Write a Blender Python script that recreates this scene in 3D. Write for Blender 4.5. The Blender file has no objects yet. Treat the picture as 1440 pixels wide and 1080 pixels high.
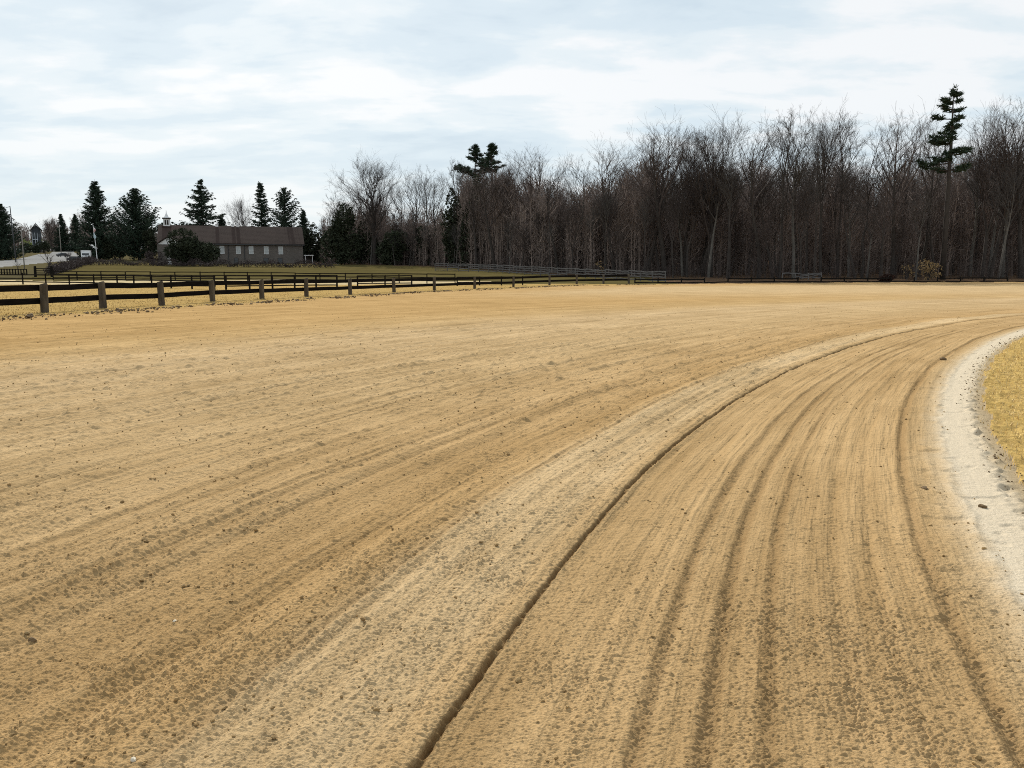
import bpy, math, random
import numpy as np
from mathutils import Vector, Quaternion

R_ = math.radians
scene = bpy.context.scene
C = scene.collection

# ------------------------------------------------------------------ camera
F_PX, EYE = 1130.0, 1.66
PITCH = math.atan(157 / F_PX)
cd = bpy.data.cameras.new("camera")
cd.sensor_width = 36.0
cd.lens = F_PX / 1440 * 36
cd.clip_start, cd.clip_end = 0.05, 5000
cam = bpy.data.objects.new("camera", cd)
C.objects.link(cam)
cam.location = (0, 0, EYE)
cam.rotation_euler = (math.pi / 2 - PITCH, 0, 0)
scene.camera = cam

# ------------------------------------------------------------------ sky, sun, exposure
SUN_EL, SUN_AZ = R_(37), R_(-20)          # azimuth from +Y, clockwise
world = bpy.data.worlds.new("World")
scene.world = world
world.use_nodes = True


class NT:
    """small helper round a node tree"""
    def __init__(self, nt):
        self.nt = nt
        nt.nodes.clear()

    def n(self, typ, ins=None, **props):
        nd = self.nt.nodes.new(typ)
        for k, v in props.items():
            setattr(nd, k, v)
        for k, v in (ins or {}).items():
            s = nd.inputs[k]
            if isinstance(v, bpy.types.NodeSocket):
                self.nt.links.new(v, s)
            else:
                s.default_value = v
        return nd

    def math(self, op, a, b=None, c=None, clamp=False):
        ins = {0: a}
        if b is not None: ins[1] = b
        if c is not None: ins[2] = c
        return self.n('ShaderNodeMath', ins, operation=op, use_clamp=clamp).outputs[0]

    def vmath(self, op, a, b=None, out=0):
        ins = {0: a}
        if b is not None: ins[1] = b
        return self.n('ShaderNodeVectorMath', ins, operation=op).outputs[out]

    def mix(self, fac, a, b, blend='MIX'):
        nd = self.nt.nodes.new('ShaderNodeMix')
        nd.data_type = 'RGBA'; nd.blend_type = blend
        for i, v in ((0, fac), (6, a), (7, b)):
            if isinstance(v, bpy.types.NodeSocket): self.nt.links.new(v, nd.inputs[i])
            elif i == 0: nd.inputs[0].default_value = v
            else: nd.inputs[i].default_value = (*v, 1) if len(v) == 3 else v
        return nd.outputs[2]

    def noise(self, vec, scale, detail=3, rough=0.55, dist=0.0):
        ins = {'Scale': scale, 'Detail': detail, 'Roughness': rough, 'Distortion': dist}
        if vec is not None: ins['Vector'] = vec
        return self.n('ShaderNodeTexNoise', ins).outputs[0]

    def ramp(self, fac, stops, interp='LINEAR'):
        nd = self.n('ShaderNodeValToRGB', {0: fac})
        cr = nd.color_ramp
        cr.interpolation = interp
        while len(cr.elements) < len(stops): cr.elements.new(0.5)
        for e, (p, c) in zip(cr.elements, stops):
            e.position = p
            e.color = (*c, 1) if hasattr(c, '__len__') else (c, c, c, 1)
        return nd.outputs[0]

    def maprange(self, v, a, b, c=0.0, d=1.0, smooth=False):
        return self.n('ShaderNodeMapRange', {0: v, 1: a, 2: b, 3: c, 4: d},
                      interpolation_type='SMOOTHSTEP' if smooth else 'LINEAR').outputs[0]


w = NT(world.node_tree)
sky = w.n('ShaderNodeTexSky')
sky.sky_type = 'NISHITA'
sky.sun_disc = False
sky.sun_elevation = SUN_EL
sky.sun_rotation = SUN_AZ
sky.air_density, sky.dust_density, sky.ozone_density = 1.0, 1.5, 1.0
gen = w.n('ShaderNodeTexCoord').outputs['Generated']
sp = w.n('ShaderNodeSeparateXYZ', {0: gen})
zz = w.math('ADD', w.math('MAXIMUM', sp.outputs[2], 0.0), 0.16)
px = w.math('DIVIDE', sp.outputs[0], zz)
py = w.math('DIVIDE', sp.outputs[1], zz)
pv = w.n('ShaderNodeCombineXYZ', {0: px, 1: py, 2: 0.0}).outputs[0]
pv2 = w.vmath('ADD', w.vmath('MULTIPLY', pv, (0.62, 1.0, 1.0)), (3.7, 1.9, 0.0))
n1 = w.noise(pv2, 1.25, 5, 0.5, 0.3)
n2 = w.noise(pv2, 3.4, 6, 0.55, 0.2)
nn = w.math('ADD', w.math('MULTIPLY', n1, 0.56), w.math('MULTIPLY', n2, 0.44))
cloud = w.ramp(nn, [(0.38, (6.2, 7.4, 8.3)), (0.46, (7.2, 8.3, 9.0)), (0.51, (8.2, 9.0, 9.4)), (0.57, (9.6, 9.8, 9.9))], 'EASE')
low = w.maprange(sp.outputs[2], 0.0, 0.22, 0.55, 0.0, True)
cloud = w.mix(low, cloud, (7.2, 8.3, 9.0))
full = w.mix(0.90, sky.outputs[0], cloud)
bg = w.n('ShaderNodeBackground', {0: full, 1: 0.1})
wo = w.n('ShaderNodeOutputWorld', {0: bg.outputs[0]})

sd = bpy.data.lights.new("sun", 'SUN')
sd.energy = 5.0
sd.angle = R_(0.6)
sd.color = (1.0, 0.94, 0.84)
sun = bpy.data.objects.new("sun", sd)
C.objects.link(sun)
sdir = Vector((math.sin(SUN_AZ) * math.cos(SUN_EL), math.cos(SUN_AZ) * math.cos(SUN_EL), math.sin(SUN_EL)))
sun.rotation_euler = (-sdir).to_track_quat('-Z', 'Y').to_euler()
sun.location = sdir * 300

scene.view_settings.view_transform = 'Standard'
scene.view_settings.look = 'None'
scene.view_settings.gamma = 1.0
scene.view_settings.use_curve_mapping = False
scene.view_settings.exposure = 0.0
scene.render.engine = 'CYCLES'
scene.cycles.use_denoising = False
scene.cycles.filter_width = 1.0
scene.cycles.sample_clamp_indirect = 3.0
scene.cycles.max_bounces = 5
scene.cycles.diffuse_bounces = 2
scene.cycles.transparent_max_bounces = 4

# ------------------------------------------------------------------ the lie of the land
CX, CY, RG = 60.3, -18.93, 64.39           # centre of the bend and radius of the cut line
SLOPE, Y0, SOFT = 0.037, 108.0, 8.0


def elev(y):
    y = np.asarray(y, dtype=float)
    t = (np.minimum(y, 620.0) - Y0) / SOFT
    return SLOPE * SOFT * np.logaddexp(0, t)


def ez(y): return float(elev(y))


def ray(u, v):
    dx, dy = (u - 720) / F_PX, -(v - 540) / F_PX
    return dx, math.cos(PITCH) + dy * math.sin(PITCH), -math.sin(PITCH) + dy * math.cos(PITCH)


def at(u, v):
    """point of the terrain seen at that place of the photograph"""
    d = ray(u, v)
    lo, hi = 0.5, 900.0
    for k in range(1, 3000):
        t = 0.5 * 1.0035 ** k
        if EYE + d[2] * t < ez(d[1] * t):
            hi = t
            break
        lo = t
    for _ in range(30):
        m = (lo + hi) / 2
        if EYE + d[2] * m < ez(d[1] * m): hi = m
        else: lo = m
    return Vector((d[0] * hi, d[1] * hi, ez(d[1] * hi)))


def on(u, y, z=None):
    """terrain point at depth y in the column u"""
    x = (u - 720) / F_PX * (y * math.cos(PITCH) + (EYE - (ez(y) if z is None else z)) * math.sin(PITCH))
    return Vector((x, y, ez(y)))


def height_at(v, y):
    """world height seen at row v when standing at depth y"""
    d = ray(720, v)
    return EYE + d[2] / d[1] * y


# outer edge of the track
EDGE = [(-30, -25), (-24.6, 2)] + [tuple(at(u, v)[:2]) for u, v in
        [(0, 450), (200, 437), (400, 424), (600, 411), (800, 402), (1000, 399), (1200, 397.3), (1440, 396.6)]] + [(105, 112), (150, 106)]


def edge_dist(x, y):
    """signed distance to the outer edge, positive on the track side"""
    best = np.full(x.shape, 1e9)
    sgn = np.ones(x.shape)
    for (ax, ay), (bx, by) in zip(EDGE[:-1], EDGE[1:]):
        dx, dy = bx - ax, by - ay
        L2 = dx * dx + dy * dy
        t = np.clip(((x - ax) * dx + (y - ay) * dy) / L2, 0, 1)
        d = np.hypot(x - ax - t * dx, y - ay - t * dy)
        s = np.where((x - ax) * dy - (y - ay) * dx >= 0, 1.0, -1.0)
        m = d < best
        best = np.where(m, d, best)
        sgn = np.where(m, s, sgn)
    return best * sgn


# front of the wood (x, y), right to left
WOOD = [(160, 112), (110, 119), (75, 121), (40, 123), (24, 128), (8, 141), (-8, 170), (-22, 192), (-48, 212), (-52, 300)]


def wood_front(x):
    pts = sorted(WOOD)
    return np.interp(x, [p[0] for p in pts[1:]], [p[1] for p in pts[1:]])


# ------------------------------------------------------------------ noise
def _h(ix, iy, seed):
    h = (ix.astype(np.uint32) * np.uint32(374761393) + iy.astype(np.uint32) * np.uint32(668265263) + np.uint32(seed * 982451653 & 0xffffffff))
    h = (h ^ (h >> np.uint32(13))) * np.uint32(1274126177)
    h = h ^ (h >> np.uint32(16))
    return h


def perlin(x, y, seed=0):
    x = x + 0.37 + seed * 13.173
    y = y + 0.71 + seed * 7.391
    ix, iy = np.floor(x), np.floor(y)
    fx, fy = (x - ix).astype(np.float32), (y - iy).astype(np.float32)
    ix, iy = ix.astype(np.int64), iy.astype(np.int64)
    u = fx * fx * fx * (fx * (fx * 6 - 15) + 10)
    v = fy * fy * fy * (fy * (fy * 6 - 15) + 10)

    def g(a, b, dx, dy):
        ang = _h(a & 0xffffffff, b & 0xffffffff, seed).astype(np.float32) * np.float32(2 * math.pi / 4294967296.0)
        return np.cos(ang) * dx + np.sin(ang) * dy
    a = g(ix, iy, fx, fy); b = g(ix + 1, iy, fx - 1, fy)
    c = g(ix, iy + 1, fx, fy - 1); d = g(ix + 1, iy + 1, fx - 1, fy - 1)
    return (a + u * (b - a)) * (1 - v) + (c + u * (d - c)) * v


# ------------------------------------------------------------------ object helpers
def put(o, parent=None):
    C.objects.link(o)
    if parent is not None: o.parent = parent
    return o


def tag(o, label=None, cat=None, group=None, kind=None):
    if label: o['label'] = label
    if cat: o['category'] = cat
    if group: o['group'] = group
    if kind: o['kind'] = kind
    return o


def thing(name, label, cat, loc=(0, 0, 0), rotz=0.0, group=None):
    o = bpy.data.objects.new(name, None)
    o.empty_display_size = 0.3
    o.location = loc
    o.rotation_euler = (0, 0, rotz)
    put(o)
    return tag(o, label, cat, group)


def mesh_np(name, verts, faces, m, smooth=False):
    """verts (n,3); faces (k,3 or 4) int arrays"""
    me = bpy.data.meshes.new(name)
    verts = np.ascontiguousarray(verts, dtype=np.float32)
    faces = np.ascontiguousarray(faces, dtype=np.int32)
    k, s = faces.shape
    me.vertices.add(len(verts)); me.vertices.foreach_set('co', verts.ravel())
    me.loops.add(k * s); me.loops.foreach_set('vertex_index', faces.ravel())
    me.polygons.add(k)
    me.polygons.foreach_set('loop_start', np.arange(0, k * s, s, dtype=np.int32))
    me.polygons.foreach_set('loop_total', np.full(k, s, dtype=np.int32))
    me.polygons.foreach_set('use_smooth', np.full(k, smooth))
    me.materials.append(m)
    me.update(calc_edges=True)
    return me


class MB:
    def __init__(self, seed=1):
        self.v, self.f = [], []
        self.rng = random.Random(seed)

    def tube(self, pts, rad, n=6, cap=True):
        base = len(self.v)
        up = Vector((0.31, 0.17, 0.94))
        prev = None
        for i, p in enumerate(pts):
            d = (pts[min(i + 1, len(pts) - 1)] - pts[max(i - 1, 0)])
            if d.length < 1e-9: d = Vector((0, 0, 1))
            d.normalize()
            a = d.cross(up)
            if a.length < 0.15: a = d.cross(Vector((1, 0.2, 0)))
            a.normalize()
            if prev is not None:
                a2 = prev - d * prev.dot(d)
                if a2.length > 0.1: a = a2.normalized()
            prev = a
            b = d.cross(a)
            r = rad[i]
            for k in range(n):
                t = 2 * math.pi * k / n
                self.v.append(p + a * (math.cos(t) * r) + b * (math.sin(t) * r))
        for i in range(len(pts) - 1):
            o = base + i * n
            for k in range(n):
                k2 = (k + 1) % n
                self.f.append((o + k, o + k2, o + n + k2, o + n + k))
        if cap:
            self.f.append(tuple(base + (len(pts) - 1) * n + k for k in range(n)))
            self.f.append(tuple(base + k for k in reversed(range(n))))

    def prism(self, poly, axis_vec):
        """closed outline (list of Vectors, one plane) pushed along axis_vec"""
        b = len(self.v)
        n = len(poly)
        av = Vector(axis_vec)
        for p in poly: self.v.append(Vector(p))
        for p in poly: self.v.append(Vector(p) + av)
        self.f.append(tuple(b + i for i in reversed(range(n))))
        self.f.append(tuple(b + n + i for i in range(n)))
        for i in range(n):
            j = (i + 1) % n
            self.f.append((b + i, b + j, b + n + j, b + n + i))

    def box(self, lo, hi):
        (x0, y0, z0), (x1, y1, z1) = lo, hi
        self.prism([(x0, y0, z0), (x1, y0, z0), (x1, y1, z0), (x0, y1, z0)], (0, 0, z1 - z0))

    def plank(self, p, q, hgt, thk, seg=4, wob=0.0):
        """a board from p to q standing on edge, slightly irregular, with chamfered corners"""
        p, q = Vector(p), Vector(q)
        d = (q - p)
        side = Vector((d.y, -d.x, 0)).normalized()
        up = Vector((0, 0, 1))
        c = min(hgt, thk) * 0.14
        prof = [(-thk / 2 + c, -hgt / 2), (thk / 2 - c, -hgt / 2), (thk / 2, -hgt / 2 + c), (thk / 2, hgt / 2 - c),
                (thk / 2 - c, hgt / 2), (-thk / 2 + c, hgt / 2), (-thk / 2, hgt / 2 - c), (-thk / 2, -hgt / 2 + c)]
        b = len(self.v)
        for i in range(seg + 1):
            t = i / seg
            o = p + d * t + up * (-0.3 * wob * math.sin(math.pi * t))
            j = wob if 0 < i < seg else wob * 0.4
            o = o + up * self.rng.uniform(-j, j) + side * self.rng.uniform(-j, j) * 0.6
            k = 1 + self.rng.uniform(-0.6, 0.6) * wob
            for (a, h) in prof:
                self.v.append(o + side * a + up * h * k)
        n = 8
        for i in range(seg):
            o = b + i * n
            for k in range(n):
                k2 = (k + 1) % n
                self.f.append((o + k, o + k2, o + n + k2, o + n + k))
        self.f.append(tuple(b + k for k in reversed(range(n))))
        self.f.append(tuple(b + seg * n + k for k in range(n)))

    def mesh(self, name, m, origin=None, smooth=False):
        me = bpy.data.meshes.new(name)
        o = Vector(origin) if origin is not None else Vector((0, 0, 0))
        me.from_pydata([tuple(Vector(p) - o) for p in self.v], [], self.f)
        if smooth:
            me.polygons.foreach_set('use_smooth', [True] * len(me.polygons))
        me.materials.append(m)
        me.update()
        return me

    def build(self, name, m, parent=None, origin=None, smooth=False):
        return put(bpy.data.objects.new(name, self.mesh(name, m, origin, smooth)), parent)


def dup(root, loc, rotz=0.0, scale=1.0, label=None, group=None):
    r = root.copy()
    C.objects.link(r)
    r.location = loc
    r.rotation_euler = (0, 0, rotz)
    r.scale = scale if hasattr(scale, '__len__') else (scale,) * 3
    if label: r['label'] = label
    if group: r['group'] = group
    for ch in list(root.children):
        c = ch.copy()
        C.objects.link(c)
        c.parent = r
        for g in ch.children:
            e = g.copy()
            C.objects.link(e)
            e.parent = c
    return r


# ------------------------------------------------------------------ materials
MATS = {}


def mat(name, fn, rough=0.9, spec=0.2):
    m = bpy.data.materials.new(name)
    m.use_nodes = True
    t = NT(m.node_tree)
    bs = t.n('ShaderNodeBsdfPrincipled', {'Roughness': rough})
    bs.inputs['Specular IOR Level'].default_value = spec
    t.n('ShaderNodeOutputMaterial', {0: bs.outputs[0]})
    t.bs = bs
    fn(t, bs)
    MATS[name] = m
    return m


def link(t, s, bs, name): t.nt.links.new(s, bs.inputs[name])


def bump(t, bs, h, strength, dist, chain=None):
    ins = {'Strength': strength, 'Distance': dist, 'Height': h}
    if chain is not None: ins['Normal'] = chain
    b = t.n('ShaderNodeBump', ins)
    t.nt.links.new(b.outputs[0], bs.inputs['Normal'])
    return b.outputs[0]


def simple(name, c1, c2, scale=3.0, stretch=(1, 1, 1), rough=0.9, bmp=0.0, bscale=None, island=0.0, spec=0.2):
    def fn(t, bs):
        ob = t.n('ShaderNodeTexCoord').outputs['Object']
        v = t.vmath('MULTIPLY', ob, stretch)
        nz = t.noise(v, scale, 5, 0.6)
        col = t.mix(t.maprange(nz, 0.33, 0.67), c1, c2)
        if island:
            ri = t.n('ShaderNodeNewGeometry').outputs['Random Per Island']
            k = t.maprange(ri, 0, 1, 1 - island, 1 + island)
            cmb = t.n('ShaderNodeCombineXYZ', {0: k, 1: k, 2: k}).outputs[0]
            col = t.mix(1.0, col, cmb, 'MULTIPLY')
        link(t, col, bs, 'Base Color')
        if bmp:
            bump(t, bs, t.noise(v, bscale or scale * 4, 4, 0.6), bmp, 0.02)
    return mat(name, fn, rough, spec)


TAN, PALE, ORANGE, WHITE = (0.368, 0.245, 0.119), (0.428, 0.306, 0.167), (0.368, 0.238, 0.105), (0.52, 0.44, 0.325)


def soil_fn(t, bs):
    pos = t.n('ShaderNodeNewGeometry').outputs['Position']
    rel = t.vmath('MULTIPLY', t.vmath('SUBTRACT', pos, (CX, CY, 0)), (1, 1, 0))
    rad = t.n('ShaderNodeAttribute', attribute_name='lane').outputs['Fac']
    s = t.n('ShaderNodeSeparateXYZ', {0: rel})
    arc = t.math('MULTIPLY', t.math('ARCTAN2', s.outputs[0], s.outputs[1]), 64.0)
    streak_v = t.n('ShaderNodeCombineXYZ', {0: rad, 1: t.math('MULTIPLY', arc, 0.05), 2: 0.0}).outputs[0]
    streak = t.noise(streak_v, 2.2, 5, 0.6)
    fine_streak = t.noise(streak_v, 9.0, 3, 0.6)
    patch = t.noise(pos, 0.45, 4, 0.6)
    wob = t.math('ADD', rad, t.math('MULTIPLY', t.math('SUBTRACT', t.noise(pos, 2.6, 5, 0.7), 0.5), 0.22))
    fac = t.maprange(wob, 61.0, 93.0)
    q = lambda r: (r - 61.0) / 32.0
    base = t.ramp(fac, [(q(61.2), (0.31, 0.24, 0.15)), (q(61.66), (0.33, 0.26, 0.165)), (q(61.76), WHITE), (q(62.02), WHITE), (q(62.16), PALE), (q(62.35), TAN), (q(64.45), (0.378, 0.254, 0.125)),
                        (q(64.62), PALE), (q(65.15), PALE), (q(65.4), (0.366, 0.238, 0.110)), (q(66.4), TAN),
                        (q(69.0), (0.388, 0.270, 0.140)), (q(75.0), (0.410, 0.292, 0.160)), (q(79.0), (0.376, 0.252, 0.118)),
                        (q(83.0), ORANGE), (q(91.0), ORANGE)])
    ed = t.n('ShaderNodeAttribute', attribute_name='edge').outputs['Fac']
    eo = t.maprange(t.math('ADD', ed, t.math('MULTIPLY', t.math('SUBTRACT', patch, 0.5), 5.0)), 3.0, 13.0, 1.0, 0.0, True)
    # on the far side of the bend the orange band hugs the outer edge only
    far = t.maprange(t.n('ShaderNodeSeparateXYZ', {0: pos}).outputs[1], 45.0, 75.0, 0.0, 1.0, True)
    base = t.mix(far, base, (0.422, 0.302, 0.164))
    base = t.mix(t.math('MULTIPLY', eo, 0.85), base, ORANGE)
    isdirt = t.maprange(wob, 62.0, 62.5)
    k = t.math('ADD', t.math('MULTIPLY', t.maprange(streak, 0.3, 0.7, -0.5, 0.5), 0.30), t.math('MULTIPLY', t.maprange(patch, 0.3, 0.7, -0.5, 0.5), 0.22))
    k = t.math('ADD', k, t.math('MULTIPLY', t.maprange(fine_streak, 0.3, 0.7, -0.5, 0.5), 0.19))
    k = t.math('MULTIPLY', k, isdirt)
    gr = t.noise(pos, 95.0, 3, 0.7)
    k = t.math('ADD', k, t.maprange(gr, 0.3, 0.7, -0.14, 0.14))
    k = t.math('ADD', k, 1.0)
    kc = t.n('ShaderNodeCombineXYZ', {0: k, 1: t.math('POWER', k, 1.1), 2: t.math('POWER', k, 1.3)}).outputs[0]
    col = t.mix(1.0, base, kc, 'MULTIPLY')
    # shade of the cut line painted in as dark brown; deeper ruts darkened too
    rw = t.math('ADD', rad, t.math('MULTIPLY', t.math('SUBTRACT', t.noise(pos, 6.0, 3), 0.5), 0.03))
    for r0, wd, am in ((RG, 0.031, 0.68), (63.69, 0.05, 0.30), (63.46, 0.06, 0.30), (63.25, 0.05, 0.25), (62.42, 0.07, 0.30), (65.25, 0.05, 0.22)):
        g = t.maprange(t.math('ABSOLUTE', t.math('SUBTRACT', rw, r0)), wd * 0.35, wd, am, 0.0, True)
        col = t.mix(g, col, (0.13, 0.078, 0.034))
    link(t, col, bs, 'Base Color')
    b1 = bump(t, bs, t.noise(pos, 120.0, 4, 0.7), 0.7, 0.008)
    b2 = bump(t, bs, t.noise(pos, 26.0, 4, 0.65), 0.55, 0.02, b1)
    b3 = bump(t, bs, t.math('MULTIPLY', fine_streak, t.math('ADD', t.math('MULTIPLY', isdirt, 0.8), 0.2)), 0.7, 0.05, b2)
    bump(t, bs, t.math('MULTIPLY', t.noise(streak_v, 22.0, 2, 0.6), isdirt), 0.4, 0.03, b3)


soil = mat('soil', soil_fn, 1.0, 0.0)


def grassy(name, c1, c2, c3, s1=0.5, s2=6.0, bdist=0.06):
    def fn(t, bs):
        pos = t.n('ShaderNodeNewGeometry').outputs['Position']
        a = t.noise(pos, s1, 4, 0.6)
        b = t.noise(pos, s2, 5, 0.7)
        col = t.mix(t.maprange(a, 0.35, 0.65), c1, c2)
        col = t.mix(t.maprange(b, 0.45, 0.72, 0.0, 0.8), col, c3)
        link(t, col, bs, 'Base Color')
        bump(t, bs, t.noise(pos, s2 * 2.2, 5, 0.7), 0.8, bdist)
    return mat(name, fn, 1.0, 0.0)


straw_ground = grassy('straw_ground', (0.36, 0.240, 0.088), (0.41, 0.285, 0.115), (0.25, 0.165, 0.06), 0.5, 5.0)
infield_mat = grassy('infield_ground', (0.42, 0.285, 0.095), (0.50, 0.345, 0.125), (0.18, 0.115, 0.042), 1.2, 9.0, 0.04)
pasture_mat = grassy('pasture_grass', (0.080, 0.067, 0.026), (0.105, 0.084, 0.034), (0.066, 0.053, 0.024), 0.09, 0.6)
path_mat = grassy('sandy_path', (0.42, 0.335, 0.195), (0.47, 0.385, 0.24), (0.30, 0.225, 0.115), 0.3, 3.0, 0.02)
roadside_mat = grassy('roadside_grass', (0.085, 0.072, 0.036), (0.07, 0.06, 0.034), (0.11, 0.09, 0.045), 0.08, 0.6)
litter_mat = grassy('leaf_litter', (0.095, 0.060, 0.040), (0.125, 0.082, 0.050), (0.05, 0.035, 0.026), 0.3, 3.0)
asphalt = grassy('pale_asphalt', (0.21, 0.207, 0.203), (0.25, 0.246, 0.24), (0.17, 0.167, 0.163), 0.05, 1.5, 0.005)

rail_mat = simple('dark_creosoted_board', (0.006, 0.005, 0.0045), (0.014, 0.011, 0.009), 2.0, (1, 1, 6), 0.95, 0.4, spec=0.03)
post_mat = simple('weathered_post', (0.055, 0.044, 0.032), (0.115, 0.092, 0.066), 4.0, (1, 1, 0.25), 0.95, 0.6, 14)
paddock_mat = simple('dark_paddock_board', (0.009, 0.008, 0.007), (0.02, 0.017, 0.014), 2.0, (1, 1, 5), 0.95, 0.3, spec=0.03)
split_mat = simple('grey_split_rail', (0.085, 0.08, 0.078), (0.155, 0.147, 0.14), 1.5, (1, 1, 6), 0.9, 0.4)
bark_mats = [simple('bark_dark', (0.036, 0.030, 0.027), (0.066, 0.056, 0.049), 2.5, (1, 1, 0.3), 0.95, 0.6, 9),
             simple('bark_grey', (0.08, 0.073, 0.065), (0.145, 0.132, 0.116), 2.0, (1, 1, 0.4), 0.95, 0.4, 8)]
twig_mats = [simple('twig_brown', (0.042, 0.033, 0.030), (0.064, 0.051, 0.045), 1.0, island=0.35),
             simple('twig_red_brown', (0.052, 0.040, 0.036), (0.078, 0.060, 0.053), 1.0, island=0.35),
             simple('twig_grey', (0.052, 0.046, 0.042), (0.078, 0.070, 0.064), 1.0, island=0.3)]
brush_mat = simple('brush_stems', (0.165, 0.128, 0.110), (0.25, 0.195, 0.168), 0.2, island=0.45)
spruce_mat = simple('spruce_needles', (0.020, 0.034, 0.022), (0.036, 0.055, 0.034), 0.8, island=0.4)
pine_mat = simple('pine_needles', (0.024, 0.042, 0.026), (0.045, 0.068, 0.04), 0.8, island=0.4)
cedar_mat = simple('cedar_foliage', (0.024, 0.032, 0.018), (0.045, 0.052, 0.030), 0.8, island=0.4)
hedge_mat = simple('hedge_twigs', (0.045, 0.034, 0.034), (0.075, 0.058, 0.052), 0.5, island=0.4)
tanleaf_mat = simple('dry_tan_leaves', (0.30, 0.20, 0.095), (0.42, 0.29, 0.14), 1.0, island=0.35)
blade_mat = simple('straw_blade', (0.55, 0.395, 0.16), (0.70, 0.52, 0.25), 1.5, island=0.35)
clod_mat = simple('soil_clod', (0.24, 0.152, 0.064), (0.33, 0.222, 0.10), 4.0, island=0.3, bmp=0.5, bscale=60)
stone_mat = simple('pale_stone', (0.50, 0.44, 0.34), (0.62, 0.56, 0.45), 12, bmp=0.3, bscale=60)
darkclod_mat = simple('damp_clod', (0.10, 0.066, 0.034), (0.19, 0.126, 0.066), 8.0, island=0.2, bmp=0.5, bscale=60)

# ------------------------------------------------------------------ ground: one fine polar sheet split by what covers it
ncol = 2400
th = np.linspace(R_(-50), R_(50), ncol)
rows = [1.2]
while rows[-1] < 1500:
    r = rows[-1]
    dr = 0.03 if r < 3.3 else max(0.0033, 0.0033 * (r / 4.5) ** 2)
    rows.append(r + min(dr, 7.0))
rr = np.array(rows)
nrow = len(rr)
drr = np.gradient(rr)
X = (rr[:, None] * np.sin(th)[None, :])
Y = (-2.0 + rr[:, None] * np.cos(th)[None, :])
Z = elev(Y)
lim = int(np.searchsorted(rr, 170))
x, y = X[:lim], Y[:lim]
sp_ = drr[:lim, None] * np.ones_like(x)
ANG = [math.atan2(q[0] - CX, q[1] - CY) for q in ((-0.3, 2.5), (-0.2, 2.9), (-0.1, 3.4), (0.2, 4.1), (0.5, 5.1), (1.3, 6.9), (2.3, 9.0), (4.3, 12.8), (7.7, 18.2), (12.3, 24.0), (19.8, 31.1))]
DEV = [64.28, 64.33, 64.355, 64.395, 64.43, 64.45, 64.41, 64.33, 64.33, 64.37, 64.39]


DEVP = np.polyfit(ANG, DEV, 4)


def lane(px, py):
    """distance from the centre of the bend, following the slight waver of the cut line"""
    return np.hypot(px - CX, py - CY) - (np.polyval(DEVP, np.clip(np.arctan2(px - CX, py - CY), ANG[0] - 0.05, ANG[-1])) - RG)


rad = lane(x, y)
arc = np.arctan2(x - CX, y - CY) * 64.0
ed = edge_dist(x, y)
ed = ed + (0.35 * perlin(x * 0.35, y * 0.35, 91) + 0.25 * perlin(x * 1.1, y * 1.1, 92)) * np.clip(rad - 70, 0, 1)


def octave(lam, seed, anis=1.0, lo=1.2, hi=2.2, lod=False):
    wgt = np.clip((lam / sp_ - lo) / (hi - lo), 0, 1)
    if lod: wgt = wgt * np.clip(1.0 - (lam / sp_ - 3.2) / 4.2, 0.10, 1)
    ok = np.nonzero(drr[:lim] <= lam / lo)[0]
    k = int(ok[-1]) + 1 if len(ok) else 0
    out = np.zeros_like(x, dtype=np.float32)
    if k > 2:
        out[:k] = perlin(x[:k] / (lam * anis), y[:k] / lam, seed) * wgt[:k]
    return out


rwob = rad + 0.10 * perlin(x * 1.3, y * 1.3, 5) + 0.05 * perlin(x * 5, y * 5, 6)
dirt = ((rwob > 62.06) & (ed > 0)).astype(float)
# fine crumbs and clods
patchy = np.clip(0.75 + 1.3 * perlin(x / 0.9, y / 0.9, 15) + 0.8 * perlin(x / 0.33, y / 0.33, 16), 0.78, 1.12)
crumb = 0
for lam_, sd_, k_ in ((0.011, 24, 1.15), (0.015, 11, 1.1), (0.022, 20, 0.70), (0.034, 12, 0.50), (0.055, 13, 0.42), (0.095, 14, 0.42), (0.15, 21, 0.34), (0.26, 22, 0.18), (0.45, 23, 0.06)):
    o_ = octave(lam_, sd_, anis=2.0, lod=True)
    crumb = crumb + k_ * lam_ * (0.75 * np.abs(o_) + 0.9 * np.maximum(o_ - 0.12, 0))
inlane = np.clip((64.5 - rad) / 0.3, 0, 1)
rutty = sum(np.exp(-((rad - q_) / 0.035) ** 2) for q_ in (62.42, 62.72, 62.93, 63.25, 63.46, 63.69, 63.9))
rough = patchy * (1.0 - 0.6 * inlane * np.clip((np.hypot(x, y) - 3.0) / 6.0, 0, 1)) * (1 + 0.5 * rutty)
Zr = crumb * rough * (1 - 0.18 * inlane)
Zr += 0.009 * octave(0.33, 17) + 0.012 * octave(0.9, 18) + 0.05 * octave(4.0, 19)
# harrow lines that follow the bend
slow = np.clip(0.95 + 1.4 * perlin(arc / 7.0, rad * 1.3, 31), 0, 1.6)
for lam, amp, sd_ in ((0.075, 0.009, 32), (0.15, 0.016, 35), (0.21, 0.015, 33), (0.42, 0.020, 34)):
    wgt = np.clip((lam / sp_ - 0.6) / 1.5, 0, 1)
    Zr += amp * slow * (1 - 0.6 * inlane) * wgt * perlin(rad / lam, arc / 9.0 + 0.3 * sd_, sd_) * 1.6
# the ruts and the cut line
jit = 0.011 * perlin(x / 0.06, y / 0.06, 41) + 0.02 * perlin(arc / 1.5, rad * 0 + 0.5, 42)


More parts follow.
